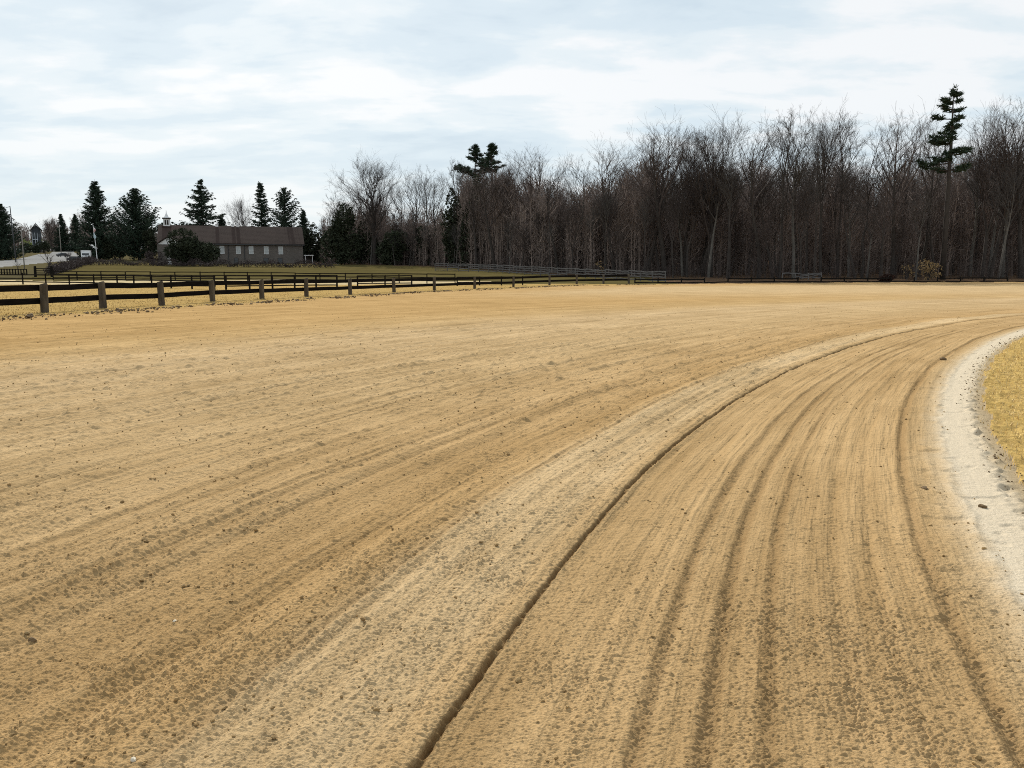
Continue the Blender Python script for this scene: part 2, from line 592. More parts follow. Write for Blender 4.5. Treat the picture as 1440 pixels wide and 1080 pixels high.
def rut(r0, wd, dep, lip=0.35):
    d = (rad + jit - r0) / (wd * 0.6)
    mod = 1.0 + 0.7 * perlin(arc / 1.1, rad * 0 + r0 * 7.13, 43)
    dep = dep * 0.55
    return dep * mod * 1.1 * (-np.exp(-d * d) + lip * np.exp(-((np.abs(d) - 1.9) / 0.8) ** 2))


for r0, wd, dep in ((63.69, 0.045, 0.020), (63.46, 0.05, 0.024), (63.25, 0.04, 0.018), (63.97, 0.05, 0.010), (63.84, 0.03, 0.008),
                    (62.93, 0.06, 0.010), (62.72, 0.05, 0.010), (62.42, 0.05, 0.026), (65.25, 0.04, 0.018), (65.7, 0.05, 0.008),
                    (66.75, 0.05, 0.012), (67.5, 0.06, 0.009), (68.85, 0.07, 0.015), (69.4, 0.05, 0.012), (70.6, 0.06, 0.010),
                    (72.1, 0.07, 0.012), (73.6, 0.08, 0.018), (73.9, 0.06, 0.015), (76.0, 0.07, 0.012)):
    Zr += rut(r0, wd, dep)
dg = (rad + 0.25 * jit + 0.009 * perlin(x / 0.022, y / 0.025, 44) - RG)
Zr += -0.034 * np.clip(1 + 1.1 * perlin(x / 0.05, y / 0.05, 45), 0.35, 1.5) * np.exp(-(dg / 0.0135) ** 2) + 0.012 * np.exp(-((dg - 0.07) / 0.04) ** 2)
Zr += 0.012 * np.clip((rad - RG) / 0.15, 0, 1) * np.exp(-np.clip(rad - RG, 0, 9) / 2.0)
# stone-dust margin: smoother, a row of torn clumps where it meets the grass
vm = np.clip((62.25 - rwob) / 0.25, 0, 1)
Zr = Zr * (1 - 0.55 * vm) + 0.007 * np.exp(-((rwob - 62.06) / 0.035) ** 2) * np.clip(1 + 1.5 * perlin(x / 0.3, y / 0.3, 56), 0, 2)
clump = np.exp(-((rwob - 61.69) / 0.06) ** 2)
Zr += clump * (0.035 * np.maximum(octave(0.11, 51), -0.1) * 2 + 0.03 * octave(0.2, 52))
hoof = np.maximum(octave(0.16, 53) - 0.26, 0)
Zr -= 0.06 * hoof * np.clip((62.6 - rwob) / 0.2, 0, 1)
infield = (rwob < 61.55)
Zr += np.where(infield, 0.03 + 0.03 * octave(0.12, 54) + 0.03 * octave(0.3, 55), 0)
# torn ridge along the outer edge
ridge = np.exp(-((ed + 0.15) / 0.45) ** 2)
Zr += ridge * (0.04 + 0.10 * np.maximum(perlin(x / 0.35, y / 0.35, 61), 0) + 0.05 * perlin(x / 1.3, y / 1.3, 62))
out = ed < 0
Zr += np.where(out, 0.03 * octave(0.25, 63) + 0.05 * octave(1.2, 64), 0)
Z[:lim] += Zr
for k in range(lim, nrow):
    pass

# classes by face centre
fx = (X[:-1, :-1] + X[1:, 1:]) / 2
fy = (Y[:-1, :-1] + Y[1:, 1:]) / 2
DIRT, VERGE, INF, DRY, PATH, PAST, ROADSIDE, WOODF, ROAD = range(9)
cls = np.full(fx.shape, DRY)
rc = np.full(fx.shape, 99.0); ec = np.full(fx.shape, -9.0)
m = min(lim - 1, fx.shape[0])
rc[:m] = (rwob[:-1, :-1] + rwob[1:, 1:])[:m] / 2
ec[:m] = (ed[:-1, :-1] + ed[1:, 1:])[:m] / 2
wf = wood_front(fx)
hl0, hl1 = at(70, 386), at(131, 367.5)                     # hedge line that bounds the pasture on the left
hx = hl0.x + (fy - hl0.y) * (hl1.x - hl0.x) / (hl1.y - hl0.y)
wobY = 1.5 * np.sin(fx * 0.13) + 1.0 * np.sin(fx * 0.31)
cls[(fy > 104 + wobY) & (fy < 119 + wobY) & (fx < 0)] = PATH
cls[(fy >= 119 + wobY) & (fx < 30)] = PAST
cls[(fy > 100) & (fx < 30) & (fx > -3) & (fy >= 104 + wobY)] = PAST
cls[(fy > 119 + wobY) & (fx < hx - 1.5)] = ROADSIDE
cls[(fy > 214)] = ROADSIDE
cls[(fy > wf) & (fx > -58)] = WOODF
cls[(fx > 22) & (fy > 95)] = WOODF
cls[(fy > 330) & (fx < -90)] = ROADSIDE
# the public road at the far left
def inpoly(px, py, poly):
    ins = np.zeros(px.shape, bool)
    n = len(poly)
    for i in range(n):
        (x0, y0), (x1, y1) = poly[i], poly[(i + 1) % n]
        c = ((y0 > py) != (y1 > py)) & (px < (x1 - x0) * (py - y0) / (y1 - y0 + 1e-12) + x0)
        ins ^= c
    return ins
rp = [at(-120, 384), at(-40, 378.5), at(0, 375.7), at(33, 372.5), at(60, 370), at(84, 367.5), at(112, 367.2), at(116, 362), at(104, 354.5), at(74, 354),
      at(70, 357), at(54, 357.5), at(40, 361), at(22, 365), at(0, 366.6), at(-60, 369), at(-140, 371)]
road_poly = [(p.x, p.y) for p in rp]
rp2 = [at(18, 352.6), at(70, 353.2), at(104, 354.5), at(104, 352.2), at(60, 350.4), at(18, 350.4)]
rd = inpoly(fx, fy, road_poly) | inpoly(fx, fy, [(p.x, p.y) for p in rp2])
cls[rd] = ROAD
cls[ec > 0] = DIRT
cls[(ec > 0) & (rc <= 62.06)] = VERGE
cls[(ec > 0) & (rc < 61.55)] = INF

idx = np.arange(nrow * ncol).reshape(nrow, ncol)
quads = np.stack([idx[:-1, :-1], idx[:-1, 1:], idx[1:, 1:], idx[1:, :-1]], -1)
P3 = np.stack([X, Y, Z], -1).reshape(-1, 3)
edge_attr = np.full((nrow, ncol), -9.0, dtype=np.float32)
edge_attr[:lim] = ed
lane_attr = np.full((nrow, ncol), 99.0, dtype=np.float32)
lane_attr[:lim] = rad
lane_attr = lane_attr.ravel()
edge_attr = edge_attr.ravel()
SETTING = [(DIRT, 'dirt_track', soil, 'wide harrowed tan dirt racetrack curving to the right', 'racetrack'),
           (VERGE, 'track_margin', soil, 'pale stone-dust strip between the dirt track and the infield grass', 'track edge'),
           (INF, 'infield_ground', infield_mat, 'straw coloured grass ground inside the bend at the right', 'grass'),
           (DRY, 'dry_grass_ground', straw_ground, 'straw coloured dry ground along the outside of the track', 'dry grass'),
           (PATH, 'sandy_path', path_mat, 'pale sandy path beyond the paddock rails', 'path'),
           (PAST, 'pasture_ground', pasture_mat, 'olive green pasture rising towards the long stone building', 'pasture'),
           (ROADSIDE, 'roadside_ground', roadside_mat, 'dull grass ground beside the far road', 'grass'),
           (WOODF, 'wood_floor', litter_mat, 'brown leaf covered ground under the bare wood', 'forest floor'),
           (ROAD, 'road', asphalt, 'pale grey road at the far left edge', 'road')]
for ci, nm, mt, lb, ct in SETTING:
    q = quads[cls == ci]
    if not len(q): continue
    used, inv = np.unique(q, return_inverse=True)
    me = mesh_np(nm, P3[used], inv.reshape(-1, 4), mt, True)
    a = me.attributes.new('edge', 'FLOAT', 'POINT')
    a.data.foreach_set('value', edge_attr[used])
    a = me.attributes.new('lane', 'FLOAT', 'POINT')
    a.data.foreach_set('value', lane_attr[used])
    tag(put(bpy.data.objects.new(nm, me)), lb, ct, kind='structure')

# the rest of the land, below and around, to the horizon and behind the camera
gy = np.concatenate([np.linspace(-700, -40, 14), np.linspace(-30, 700, 147), np.linspace(760, 2600, 12)])
gx = np.concatenate([np.linspace(-2200, -420, 10), np.linspace(-400, 400, 81), np.linspace(420, 2200, 10)])
GX, GY = np.meshgrid(gx, gy)
GZ = elev(GY) - 0.16 - 0.5 * np.clip((GY - 20) / 100, 0, 1)
gi = np.arange(GX.size).reshape(GX.shape)
gq = np.stack([gi[:-1, :-1], gi[:-1, 1:], gi[1:, 1:], gi[1:, :-1]], -1).reshape(-1, 4)
tag(put(bpy.data.objects.new('ground', mesh_np('ground', np.stack([GX, GY, GZ], -1).reshape(-1, 3), gq, straw_ground, True))),
    'open dry land reaching to the horizon', 'ground', kind='structure')


def surf(px, py):
    """height of the fine sheet at (px, py)"""
    px, py = np.asarray(px, float), np.asarray(py, float)
    r = np.hypot(px, py + 2.0)
    a = np.arctan2(px, py + 2.0)
    i = np.clip(np.searchsorted(rr, r), 0, nrow - 1)
    j = np.clip(np.round((a - th[0]) / (th[1] - th[0])).astype(int), 0, ncol - 1)
    return Z[i, j]


def sz(px, py): return float(surf(np.array([px]), np.array([py]))[0])


nrng = np.random.default_rng(7)

# ------------------------------------------------------------------ crumbs, stones, grass blades (uncountable)
def icosa():
    t = (1 + 5 ** 0.5) / 2
    v = np.array([(-1, t, 0), (1, t, 0), (-1, -t, 0), (1, -t, 0), (0, -1, t), (0, 1, t), (0, -1, -t), (0, 1, -t), (t, 0, -1), (t, 0, 1), (-t, 0, -1), (-t, 0, 1)], float)
    v /= np.linalg.norm(v[0])
    f = np.array([(0, 11, 5), (0, 5, 1), (0, 1, 7), (0, 7, 10), (0, 10, 11), (1, 5, 9), (5, 11, 4), (11, 10, 2), (10, 7, 6), (7, 1, 8),
                  (3, 9, 4), (3, 4, 2), (3, 2, 6), (3, 6, 8), (3, 8, 9), (4, 9, 5), (2, 4, 11), (6, 2, 10), (8, 6, 7), (9, 8, 1)])
    return v, f


def blobs(px, py, size, sink=0.3):
    v, f = icosa()
    n = len(px)
    sc = size[:, None, None] * nrng.uniform(0.6, 1.3, (n, 1, 3)) * np.array([1.15, 1.0, 0.75])
    V = v[None] * (1 + nrng.uniform(-0.28, 0.28, (n, 12, 1))) * sc
    a = nrng.uniform(0, 6.28, n)
    ca, sa = np.cos(a)[:, None], np.sin(a)[:, None]
    V = np.stack([V[..., 0] * ca - V[..., 1] * sa, V[..., 0] * sa + V[..., 1] * ca, V[..., 2]], -1)
    V[..., 0] += px[:, None]; V[..., 1] += py[:, None]
    V[..., 2] += (surf(px, py) + size * (0.75 - sink))[:, None]
    Fc = f[None] + (np.arange(n) * 12)[:, None, None]
    return V.reshape(-1, 3), Fc.reshape(-1, 3)


# crumbs: sampled so that nearer ground carries the smaller ones
n = 20000
d = 2.2 * (40 / 2.2) ** (nrng.uniform(0, 1, n) ** 1.1)
u = nrng.uniform(-0.75, 0.75, n)
cx_, cy_ = u * d, d
rc_ = np.hypot(cx_ - CX, cy_ - CY)
keep = (perlin(cx_ / 0.5, cy_ / 0.5, 78) + 0.6 * perlin(cx_ / 0.17, cy_ / 0.17, 79) > nrng.uniform(-0.25, 0.5, n)) & (rc_ > 62.0) & (edge_dist(cx_, cy_) > 0) & ((rc_ > 64.55) | (nrng.uniform(0, 1, n) < 0.45))
cx_, cy_, d = cx_[keep], cy_[keep], d[keep]
size = nrng.lognormal(0, 0.45, len(d)) * np.clip(0.0022 + 0.00050 * d, 0, 0.011)
v, f = blobs(cx_, cy_, np.minimum(size, 0.013), 0.35)
tag(put(bpy.data.objects.new('soil_crumbs', mesh_np('soil_crumbs', v, f, clod_mat))), 'loose crumbs of dry soil scattered over the harrowed track', 'soil crumbs', kind='stuff')
# torn turf and clods along the outer edge and along the stone-dust margin
ex, ey = [], []
for (ax, ay), (bx, by) in zip(EDGE[1:8], EDGE[2:9]):
    L = math.hypot(bx - ax, by - ay)
    k = int(L * 60)
    t = nrng.uniform(0, 1, k)
    o = nrng.normal(-0.1, 0.45, k)
    ex.append(ax + (bx - ax) * t - (by - ay) / L * o * -1); ey.append(ay + (by - ay) * t + (bx - ax) / L * o * -1)
ex, ey = np.concatenate(ex), np.concatenate(ey)
g = perlin(ex / 1.6, ey / 1.6, 77) > -0.1
ex, ey = ex[g], ey[g]
a = nrng.uniform(R_(-95), R_(10), 2600)
ri = 61.68 + nrng.normal(0, 0.075, 2600)
ix_, iy_ = CX + ri * np.sin(a), CY + ri * np.cos(a)
g = (iy_ > 2) & (iy_ < 26) & (ix_ < 22)
mx, my = np.concatenate([ex, ix_[g]]), np.concatenate([ey, iy_[g]])
sz_ = np.concatenate([nrng.lognormal(-3.55, 0.45, len(ex)), np.minimum(nrng.lognormal(-5.1, 0.45, g.sum()), 0.016)])
v, f = blobs(mx, my, sz_, 0.35)
tag(put(bpy.data.objects.new('turf_clods', mesh_np('turf_clods', v, f, darkclod_mat))), 'dark torn clods of turf lining the edges of the track', 'turf clods', kind='stuff')


def blades(px, py, hgt, wid, lean):
    n = len(px)
    a = nrng.uniform(0, 6.28, n); b = nrng.uniform(0, 6.28, n)
    z = surf(px, py) - 0.01
    ln = nrng.uniform(0.1, 1.0, n) * lean * hgt
    V = np.zeros((n, 5, 3))
    wx, wy = np.cos(a) * wid, np.sin(a) * wid
    lx, ly = np.cos(b) * ln, np.sin(b) * ln
    V[:, 0] = np.stack([px - wx, py - wy, z], -1)
    V[:, 1] = np.stack([px + wx, py + wy, z], -1)
    V[:, 2] = np.stack([px + lx * 0.35 + wx * 0.8, py + ly * 0.35 + wy * 0.8, z + hgt * 0.6], -1)
    V[:, 3] = np.stack([px + lx * 0.35 - wx * 0.8, py + ly * 0.35 - wy * 0.8, z + hgt * 0.6], -1)
    V[:, 4] = np.stack([px + lx, py + ly, z + hgt * nrng.uniform(0.7, 1.0, n)], -1)
    i = np.arange(n)[:, None] * 5
    Fc = np.concatenate([i + np.array([[0, 1, 2]]), i + np.array([[0, 2, 3]]), i + np.array([[3, 2, 4]])])
    return V.reshape(-1, 3), Fc


n = 95000
bx, by = nrng.uniform(3.5, 16, n), nrng.uniform(4, 22, n)
rb = np.hypot(bx - CX, by - CY)
g = (rb < 61.60 - 0.35 * perlin(bx / 0.4, by / 0.4, 82) - 0.1 * nrng.uniform(0, 1, n)) & (bx / by < 0.80) & (bx / by > 0.3)
bx, by = bx[g], by[g]
g = perlin(bx / 0.22, by / 0.22, 81) > nrng.uniform(-0.5, 0.35, len(bx))
bx, by = bx[g], by[g]
v, f = blades(bx, by, nrng.uniform(0.03, 0.085, len(bx)), nrng.uniform(0.002, 0.006, len(bx)), 1.2)
tag(put(bpy.data.objects.new('infield_grass', mesh_np('infield_grass', v, f, blade_mat))), 'short straw yellow grass inside the bend at the right', 'grass', kind='stuff')
n = 90000
by = nrng.uniform(27, 104, n)
bx = -nrng.uniform(-0.02, 0.76, n) * by
e_ = edge_dist(bx, by)
g = (e_ < -0.1 - 0.25 * nrng.uniform(0, 1, n)) & (nrng.uniform(0, 1, n) < np.clip(45 / by, 0, 1)) & (perlin(bx / 1.1, by / 1.1, 83) > nrng.uniform(-0.5, 0.3, n))
bx, by = bx[g], by[g]
v, f = blades(bx, by, nrng.uniform(0.03, 0.09, len(bx)), nrng.uniform(0.006, 0.016, len(bx)), 1.3)
tag(put(bpy.data.objects.new('outer_grass', mesh_np('outer_grass', v, f, simple('dull_straw_blade', (0.40, 0.27, 0.10), (0.50, 0.35, 0.15), 1.5, island=0.25)))), 'dry straw grass growing under the dark track fence', 'grass', kind='stuff')

# a few stones and lumps one can point to
def lump(name, label, cat, u, v_, size, m, flat=0.7, seed=1):
    p = at(u, v_)
    r = random.Random(seed)
    vv, ff = icosa()
    import bmesh
    bm = bmesh.new()
    bmesh.ops.create_icosphere(bm, subdivisions=2, radius=1.0)
    for q in bm.verts:
        k = 1 + 0.22 * math.sin(q.co.x * 3.1 + seed) * math.cos(q.co.y * 2.7 - seed) + r.uniform(-0.07, 0.07)
        q.co = Vector((q.co.x * size[0] * k, q.co.y * size[1] * k, q.co.z * size[2] * k))
    me = bpy.data.meshes.new(name)
    bm.to_mesh(me); bm.free()
    me.materials.append(m)
    o = put(bpy.data.objects.new(name, me))
    o.location = (p.x, p.y, sz(p.x, p.y) + size[2] * 0.55)
    o.rotation_euler = (0, 0, r.uniform(0, 3))
    return tag(o, label, cat)


lump('stone', 'small white stone on the left half of the track, by itself among dark crumbs', 'stone', 246, 874, (0.012, 0.010, 0.008), stone_mat, seed=3)
lump('stone', 'small white stone at the very bottom edge of the photo', 'stone', 188, 1077, (0.012, 0.010, 0.008), stone_mat, seed=4)
lump('dirt_clod', 'dark clod lying on the inner lane just left of the pale stone-dust strip', 'clod', 1300, 688, (0.045, 0.022, 0.016), darkclod_mat, seed=5)
lump('dirt_clod', 'dark clod lying on the pale stone-dust strip itself', 'clod', 1382, 715, (0.030, 0.016, 0.014), darkclod_mat, seed=6)
lump('dirt_clod', 'dark clod at the left frame edge on the harrowed soil', 'clod', 45, 897, (0.022, 0.016, 0.015), darkclod_mat, seed=7)
lump('dirt_clod', 'small dark clod on the smooth far part of the inner lane', 'clod', 1326, 508, (0.06, 0.05, 0.035), darkclod_mat, seed=8)


# ------------------------------------------------------------------ fences
def post_mesh(b, p, h, w, d, lean=0.0, seed=0):
    """a squared, worn timber with a slanted top"""
    r = random.Random(seed)
    lx, ly = r.uniform(-lean, lean), r.uniform(-lean, lean)
    base = len(b.v)
    lv = [-0.35, 0.0, h * 0.35, h * 0.7, h - 0.04, h]
    for k, z in enumerate(lv):
        s = 1.0 if k < 4 else (0.97 if k == 4 else 0.80)
        s *= 1 + r.uniform(-0.035, 0.035)
        for (a, c) in ((-1, -.7), (-.7, -1), (.7, -1), (1, -.7), (1, .7), (.7, 1), (-.7, 1), (-1, .7)):
            b.v.append(Vector((p[0] + a * w / 2 * s + lx * max(z, 0), p[1] + c * d / 2 * s + ly * max(z, 0),
                               p[2] + z + (0.03 * a if k == 5 else 0))))
    for i in range(len(lv) - 1):
        o = base + i * 8
        for k in range(8):
            k2 = (k + 1) % 8
            b.f.append((o + k, o + k2, o + 8 + k2, o + 8 + k))
    b.f.append(tuple(base + (len(lv) - 1) * 8 + k for k in range(8)))
    return lx, ly


def fence(name, label, pts, rails, post, rail, pm, rm, cat='fence', back=0.16, lean=0.02, seed=0, wob=0.02, miss=(), group=None):
    """pts: post places; rails: heights; post = (height, width, depth); rail = (height, thickness)"""
    root = thing(name, label, cat, pts[0], group=group)
    o = root.location.copy()
    r = random.Random(seed)
    for i, p in enumerate(pts):
        b = MB(seed + i)
        post_mesh(b, p, post[0] * r.uniform(0.97, 1.04), post[1], post[2], lean, seed * 100 + i)
        b.build('post', pm, root, o)
    for i in range(len(pts) - 1):
        p, q = Vector(pts[i]), Vector(pts[i + 1])
        d = (q - p).normalized()
        sd2 = Vector((-d.y, d.x, 0)) * back
        for k, h in enumerate(rails):
            if (i, k) in miss: continue
            b = MB(seed * 7 + i * 5 + k)
            j1, j2 = r.uniform(-wob, wob) * 1.5, r.uniform(-wob, wob) * 1.5
            b.plank(p + sd2 + Vector((0, 0, h + j1)) - d * 0.03, q + sd2 + Vector((0, 0, h + j2)) + d * 0.02, rail[0], rail[1], 4, wob)
            b.build('rail', rm, root, o)
    return root


# track fence: the posts measured along the outside of the track
FQ = np.polyfit([34.2, 41.3, 50.1, 56, 63.5, 68.1, 76.2, 82.9, 90.8], [-19.7, -17.8, -15.3, -14.0, -12.0, -9.9, -7.0, -3.9, 0.15], 2)


def on_fence(u):
    lo, hi = 18.0, 130.0
    for _ in range(50):
        m_ = (lo + hi) / 2
        if np.polyval(FQ, m_) / m_ < (u - 720) / F_PX * 1.005: lo = m_
        else: hi = m_
    return np.polyval(FQ, lo), lo


fp = []
for u in (-22, 68, 150, 232, 303, 372, 434, 495, 556, 612, 668, 722, 772):
    X_, Y_ = on_fence(u)
    fp.append(Vector((X_, Y_, sz(X_, Y_))))
d0 = (fp[0] - fp[1])
fp.insert(0, Vector((fp[0].x + d0.x, fp[0].y + d0.y, 0)))
# onwards round the far outside of the bend, a metre and a half off the edge
last = fp[-1]
far_pts = []
for u in (812, 850, 886):
    q = at(u, 400.0 - (u - 812) * 0.012)
    far_pts.append(Vector((q.x, q.y + 1.2, sz(q.x, q.y + 1.2))))
fence('track_fence', 'dark two-plank fence on stout weathered posts along the outside of the track', fp + far_pts,
      (1.03, 0.50), (1.21, 0.27, 0.24), (0.25, 0.06), post_mat, rail_mat, back=0.17, lean=0.03, seed=3, wob=0.009)
fr = []
for u in np.arange(894, 1560, 33):
    q = at(u, 398.6 if u < 1000 else 397.6 - min(u - 1000, 440) * 0.0025)
    fr.append(Vector((q.x, q.y + 0.9, ez(q.y + 0.9) - 0.15)))
fence('wood_edge_fence', 'low dark rail fence between the far side of the track and the bare wood', fr,
      (0.66, 0.22), (0.85, 0.16, 0.16), (0.18, 0.06), paddock_mat, paddock_mat, back=0.12, lean=0.05, seed=9, wob=0.015,
      miss=((3, 0), (7, 0), (11, 0), (12, 0), (16, 0)))

PR = (0.36, 0.80, 1.24)


def run(pts, n, dz=0.0):
    """n+1 evenly spaced places along a polyline of terrain points"""
    P_ = [Vector(p) for p in pts]
    L = [0.0]
    for a_, b_ in zip(P_[:-1], P_[1:]): L.append(L[-1] + (b_ - a_).length)
    outp = []
    for i in range(n + 1):
        s = L[-1] * i / n
        k = max(j for j in range(len(L)) if L[j] <= s + 1e-9)
        k = min(k, len(P_) - 2)
        q = P_[k].lerp(P_[k + 1], (s - L[k]) / max(1e-9, L[k + 1] - L[k]))
        outp.append(Vector((q.x, q.y, ez(q.y) + dz)))
    return outp


fence('paddock_fence', 'dark three-rail paddock fence behind the track fence at the left, nearest of the thin ones', run([at(-60, 399.5), at(35, 400), at(160, 402.5), at(302, 407.5)], 11),
      PR, (1.36, 0.14, 0.14), (0.14, 0.05), paddock_mat, paddock_mat, back=0.09, seed=11, wob=0.012, group='paddock fences')
fence('paddock_fence', 'dark square-topped paddock panel of four posts, behind the middle of the track fence', run([at(318, 407.5), at(474, 405.5)], 5),
      (0.36, 1.33), (1.36, 0.16, 0.16), (0.12, 0.06), paddock_mat, paddock_mat, back=0.0, seed=12, wob=0.008, group='paddock fences')
fence('paddock_fence', 'short dark paddock panel right of the square-topped one', run([at(503, 403), at(579, 402.3)], 2),
      (0.36, 1.22), (1.27, 0.16, 0.16), (0.12, 0.06), paddock_mat, paddock_mat, back=0.0, seed=13, wob=0.008, group='paddock fences')
fence('paddock_fence', 'short dark paddock panel at the right end of the row, ending against the track fence', run([at(643, 402), at(735, 401)], 3),
      (0.40, 1.00), (1.08, 0.16, 0.16), (0.16, 0.06), paddock_mat, paddock_mat, back=0.0, seed=14, wob=0.012, group='paddock fences')
fence('paddock_fence', 'thin dark three-rail fence at the foot of the green pasture', run([at(75, 393.5), at(300, 395), at(480, 397.5), at(640, 399)], 16),
      PR, (1.30, 0.13, 0.13), (0.13, 0.05), paddock_mat, paddock_mat, back=0.08, seed=15, wob=0.015, group='paddock fences')
fence('split_rail_fence', 'silvery split-rail fence climbing the pasture along the edge of the wood',
      run([at(936, 397.0), at(860, 393.5), at(800, 390.0), at(735, 386.0), at(690, 383.0), at(640, 381.5), at(612, 381.2)], 24),
      (0.28, 0.68, 1.08, 1.40), (1.50, 0.13, 0.13), (0.15, 0.07), split_mat, split_mat, back=0.0, lean=0.06, seed=16, wob=0.05)
fence('split_rail_fence', 'short stretch of pale fallen split rails in front of the wood, right of centre',
      run([on(1100, 121), on(1155, 121)], 3), (0.40, 0.66, 0.92), (0.95, 0.13, 0.13), (0.14, 0.08), split_mat, split_mat, back=0.0, lean=0.08, seed=17, wob=0.08, miss=((0, 0), (0, 1)))


# ------------------------------------------------------------------ bare trees
def bare_tree(name, label, seed, H=25.0, clear=0.45, nbr=18, spread=0.30, up=0.55, r0=0.30, bark=0, twig=0, fork=0, wander=0.05, low=2, dens=1.0):
    rg = random.Random(seed)
    tr, cr = MB(seed), MB(seed + 1)

    def rv(s): return Vector((rg.gauss(0, s), rg.gauss(0, s), rg.gauss(0, s)))

    def limb(b, p, d, L, r, nseg, n, trop, wn, rend):
        pts, rad_ = [p.copy()], [r]
        d = d.normalized()
        for i in range(nseg):
            d = (d + rv(wn) + Vector((0, 0, trop))).normalized()
            p = p + d * (L / nseg)
            pts.append(p.copy())
            rad_.append(r + (rend - r) * ((i + 1) / nseg))
        b.tube(pts, rad_, n, cap=False)
        return pts, rad_

    def perp(d, ang, az):
        d = d.normalized()
        a = d.cross(Vector((0, 0, 1)))
        if a.length < 0.05: a = Vector((1, 0, 0))
        a.normalize()
        c = d.cross(a)
        q = a * math.cos(az) + c * math.sin(az)
        return d * math.cos(ang) + q * math.sin(ang)

    def twigs(pts, rad_, L, lev):
        k = max(2, int((4 if lev < 4 else 3) * dens))
        for i in range(k):
            t = rg.uniform(0.2, 1.0) * (len(pts) - 1)
            j = min(int(t), len(pts) - 2)
            p = pts[j].lerp(pts[j + 1], t - j)
            d = perp(pts[j + 1] - pts[j], rg.uniform(0.35, 0.8), rg.uniform(0, 6.28))
            l2 = L * rg.uniform(0.35, 0.65)
            r2 = max(0.011, min(rad_[j] * 0.6, 0.028))
            q, qr = limb(cr, p, d, l2, r2, 3 if lev < 4 else 2, 3, 0.06, 0.10, 0.008)
            if lev < 4: twigs(q, qr, l2, lev + 1)

    stems = []
    if fork:
        pts, rad_ = limb(tr, Vector((0, 0, -0.3)), Vector((rg.gauss(0, .04), rg.gauss(0, .04), 1)), H * fork, r0, 5, 8, 0.02, wander * 0.5, r0 * 0.82)
        az = rg.uniform(-0.5, 0.5)
        for s in (0, 1):
            dd = Vector((math.cos(az + s * math.pi) * 0.22, math.sin(az + s * math.pi) * 0.22, 1))
            q, qr = limb(tr, pts[-1], dd, H * (0.90 - fork) * rg.uniform(0.9, 1.02), r0 * 0.66, 9, 6, 0.03, wander, 0.035)
            stems.append((q, qr, fork, 0.9))
    else:
        pts, rad_ = limb(tr, Vector((0, 0, -0.3)), Vector((rg.gauss(0, .03), rg.gauss(0, .03), 1)), H * 0.93, r0 * 1.3, 13, 8, 0.03, wander, 0.03)
        rad_[0] *= 1.3
        stems.append((pts, rad_, 0.0, 0.93))
    for (pts, rad_, f0, f1) in stems:
        nb = nbr if len(stems) == 1 else int(nbr * 0.6)
        for i in range(nb):
            frac = clear + (0.97 - clear) * ((i + rg.uniform(0, 0.9)) / nb)
            t = (frac - f0) / (1 - f0) * (len(pts) - 1)
            if t < 0: continue
            t = min(t, len(pts) - 1.01)
            j = int(t)
            p = pts[j].lerp(pts[j + 1], t - j)
            top = (frac - clear) / (1 - clear)
            ang = rg.uniform(0.55, 0.95) * (1.0 - 0.45 * top) * (1.25 - up * 0.5)
            zt = H * (frac + (1.0 - frac) * rg.uniform(0.35, 0.95) * min(1.0, up + 0.15))
            zc = H * (clear + 0.42 * (1 - clear))
            ro = spread * 0.80 * H * math.sqrt(max(0.05, 1 - ((zt - zc) / (H * 1.01 - zc)) ** 2)) * rg.uniform(0.72, 1.06)
            az_ = i * 2.4 + rg.uniform(-0.5, 0.5)
            tgt = Vector((math.cos(az_) * ro, math.sin(az_) * ro, zt))
            d = tgt - p
            L = max(H * 0.08, d.length)
            r1 = max(0.05, min(rad_[j] * 0.62, 0.17))
            q, qr = limb(cr, p, d, L, r1, 6, 4, 0.07 * up + 0.01, 0.075, 0.022)
            k2 = max(3, int(6 * dens))
            for a_ in range(k2):
                tt = rg.uniform(0.22, 1.0) * (len(q) - 1)
                jj = min(int(tt), len(q) - 2)
                pp = q[jj].lerp(q[jj + 1], tt - jj)
                d2 = perp(q[jj + 1] - q[jj], rg.uniform(0.35, 0.7), rg.uniform(0, 6.28))
                l2 = L * rg.uniform(0.30, 0.52)
                s, sr = limb(cr, pp, d2, l2, max(0.018, qr[jj] * 0.6), 4, 3, 0.07 * up, 0.09, 0.013)
                twigs(s, sr, l2, 3)
    for i in range(low):      # thin shoots on the bare trunk
        pts, rad_, f0, f1 = stems[0]
        j = rg.randrange(2, max(3, len(pts) // 2 + 1))
        d = perp(pts[j] - pts[j - 1], rg.uniform(0.7, 1.2), rg.uniform(0, 6.28))
        q, qr = limb(cr, pts[j], d, H * rg.uniform(0.06, 0.14), 0.03, 4, 3, 0.06, 0.16, 0.012)
        twigs(q, qr, H * 0.09, 3)
    root = thing(name, label, 'tree')
    tr.build('trunk', bark_mats[bark], root, smooth=True)
    cr.build('crown', twig_mats[twig], root)
    root['H'] = 0.0
    zmax = max(max(p.z for p in cr.v), max(p.z for p in tr.v))
    del root['H']
    return root, zmax


VAR = {}


def variant(key, **kw):
    r, h = bare_tree('bare_tree', 'tmp', **kw)
    VAR[key] = [r, h, False]


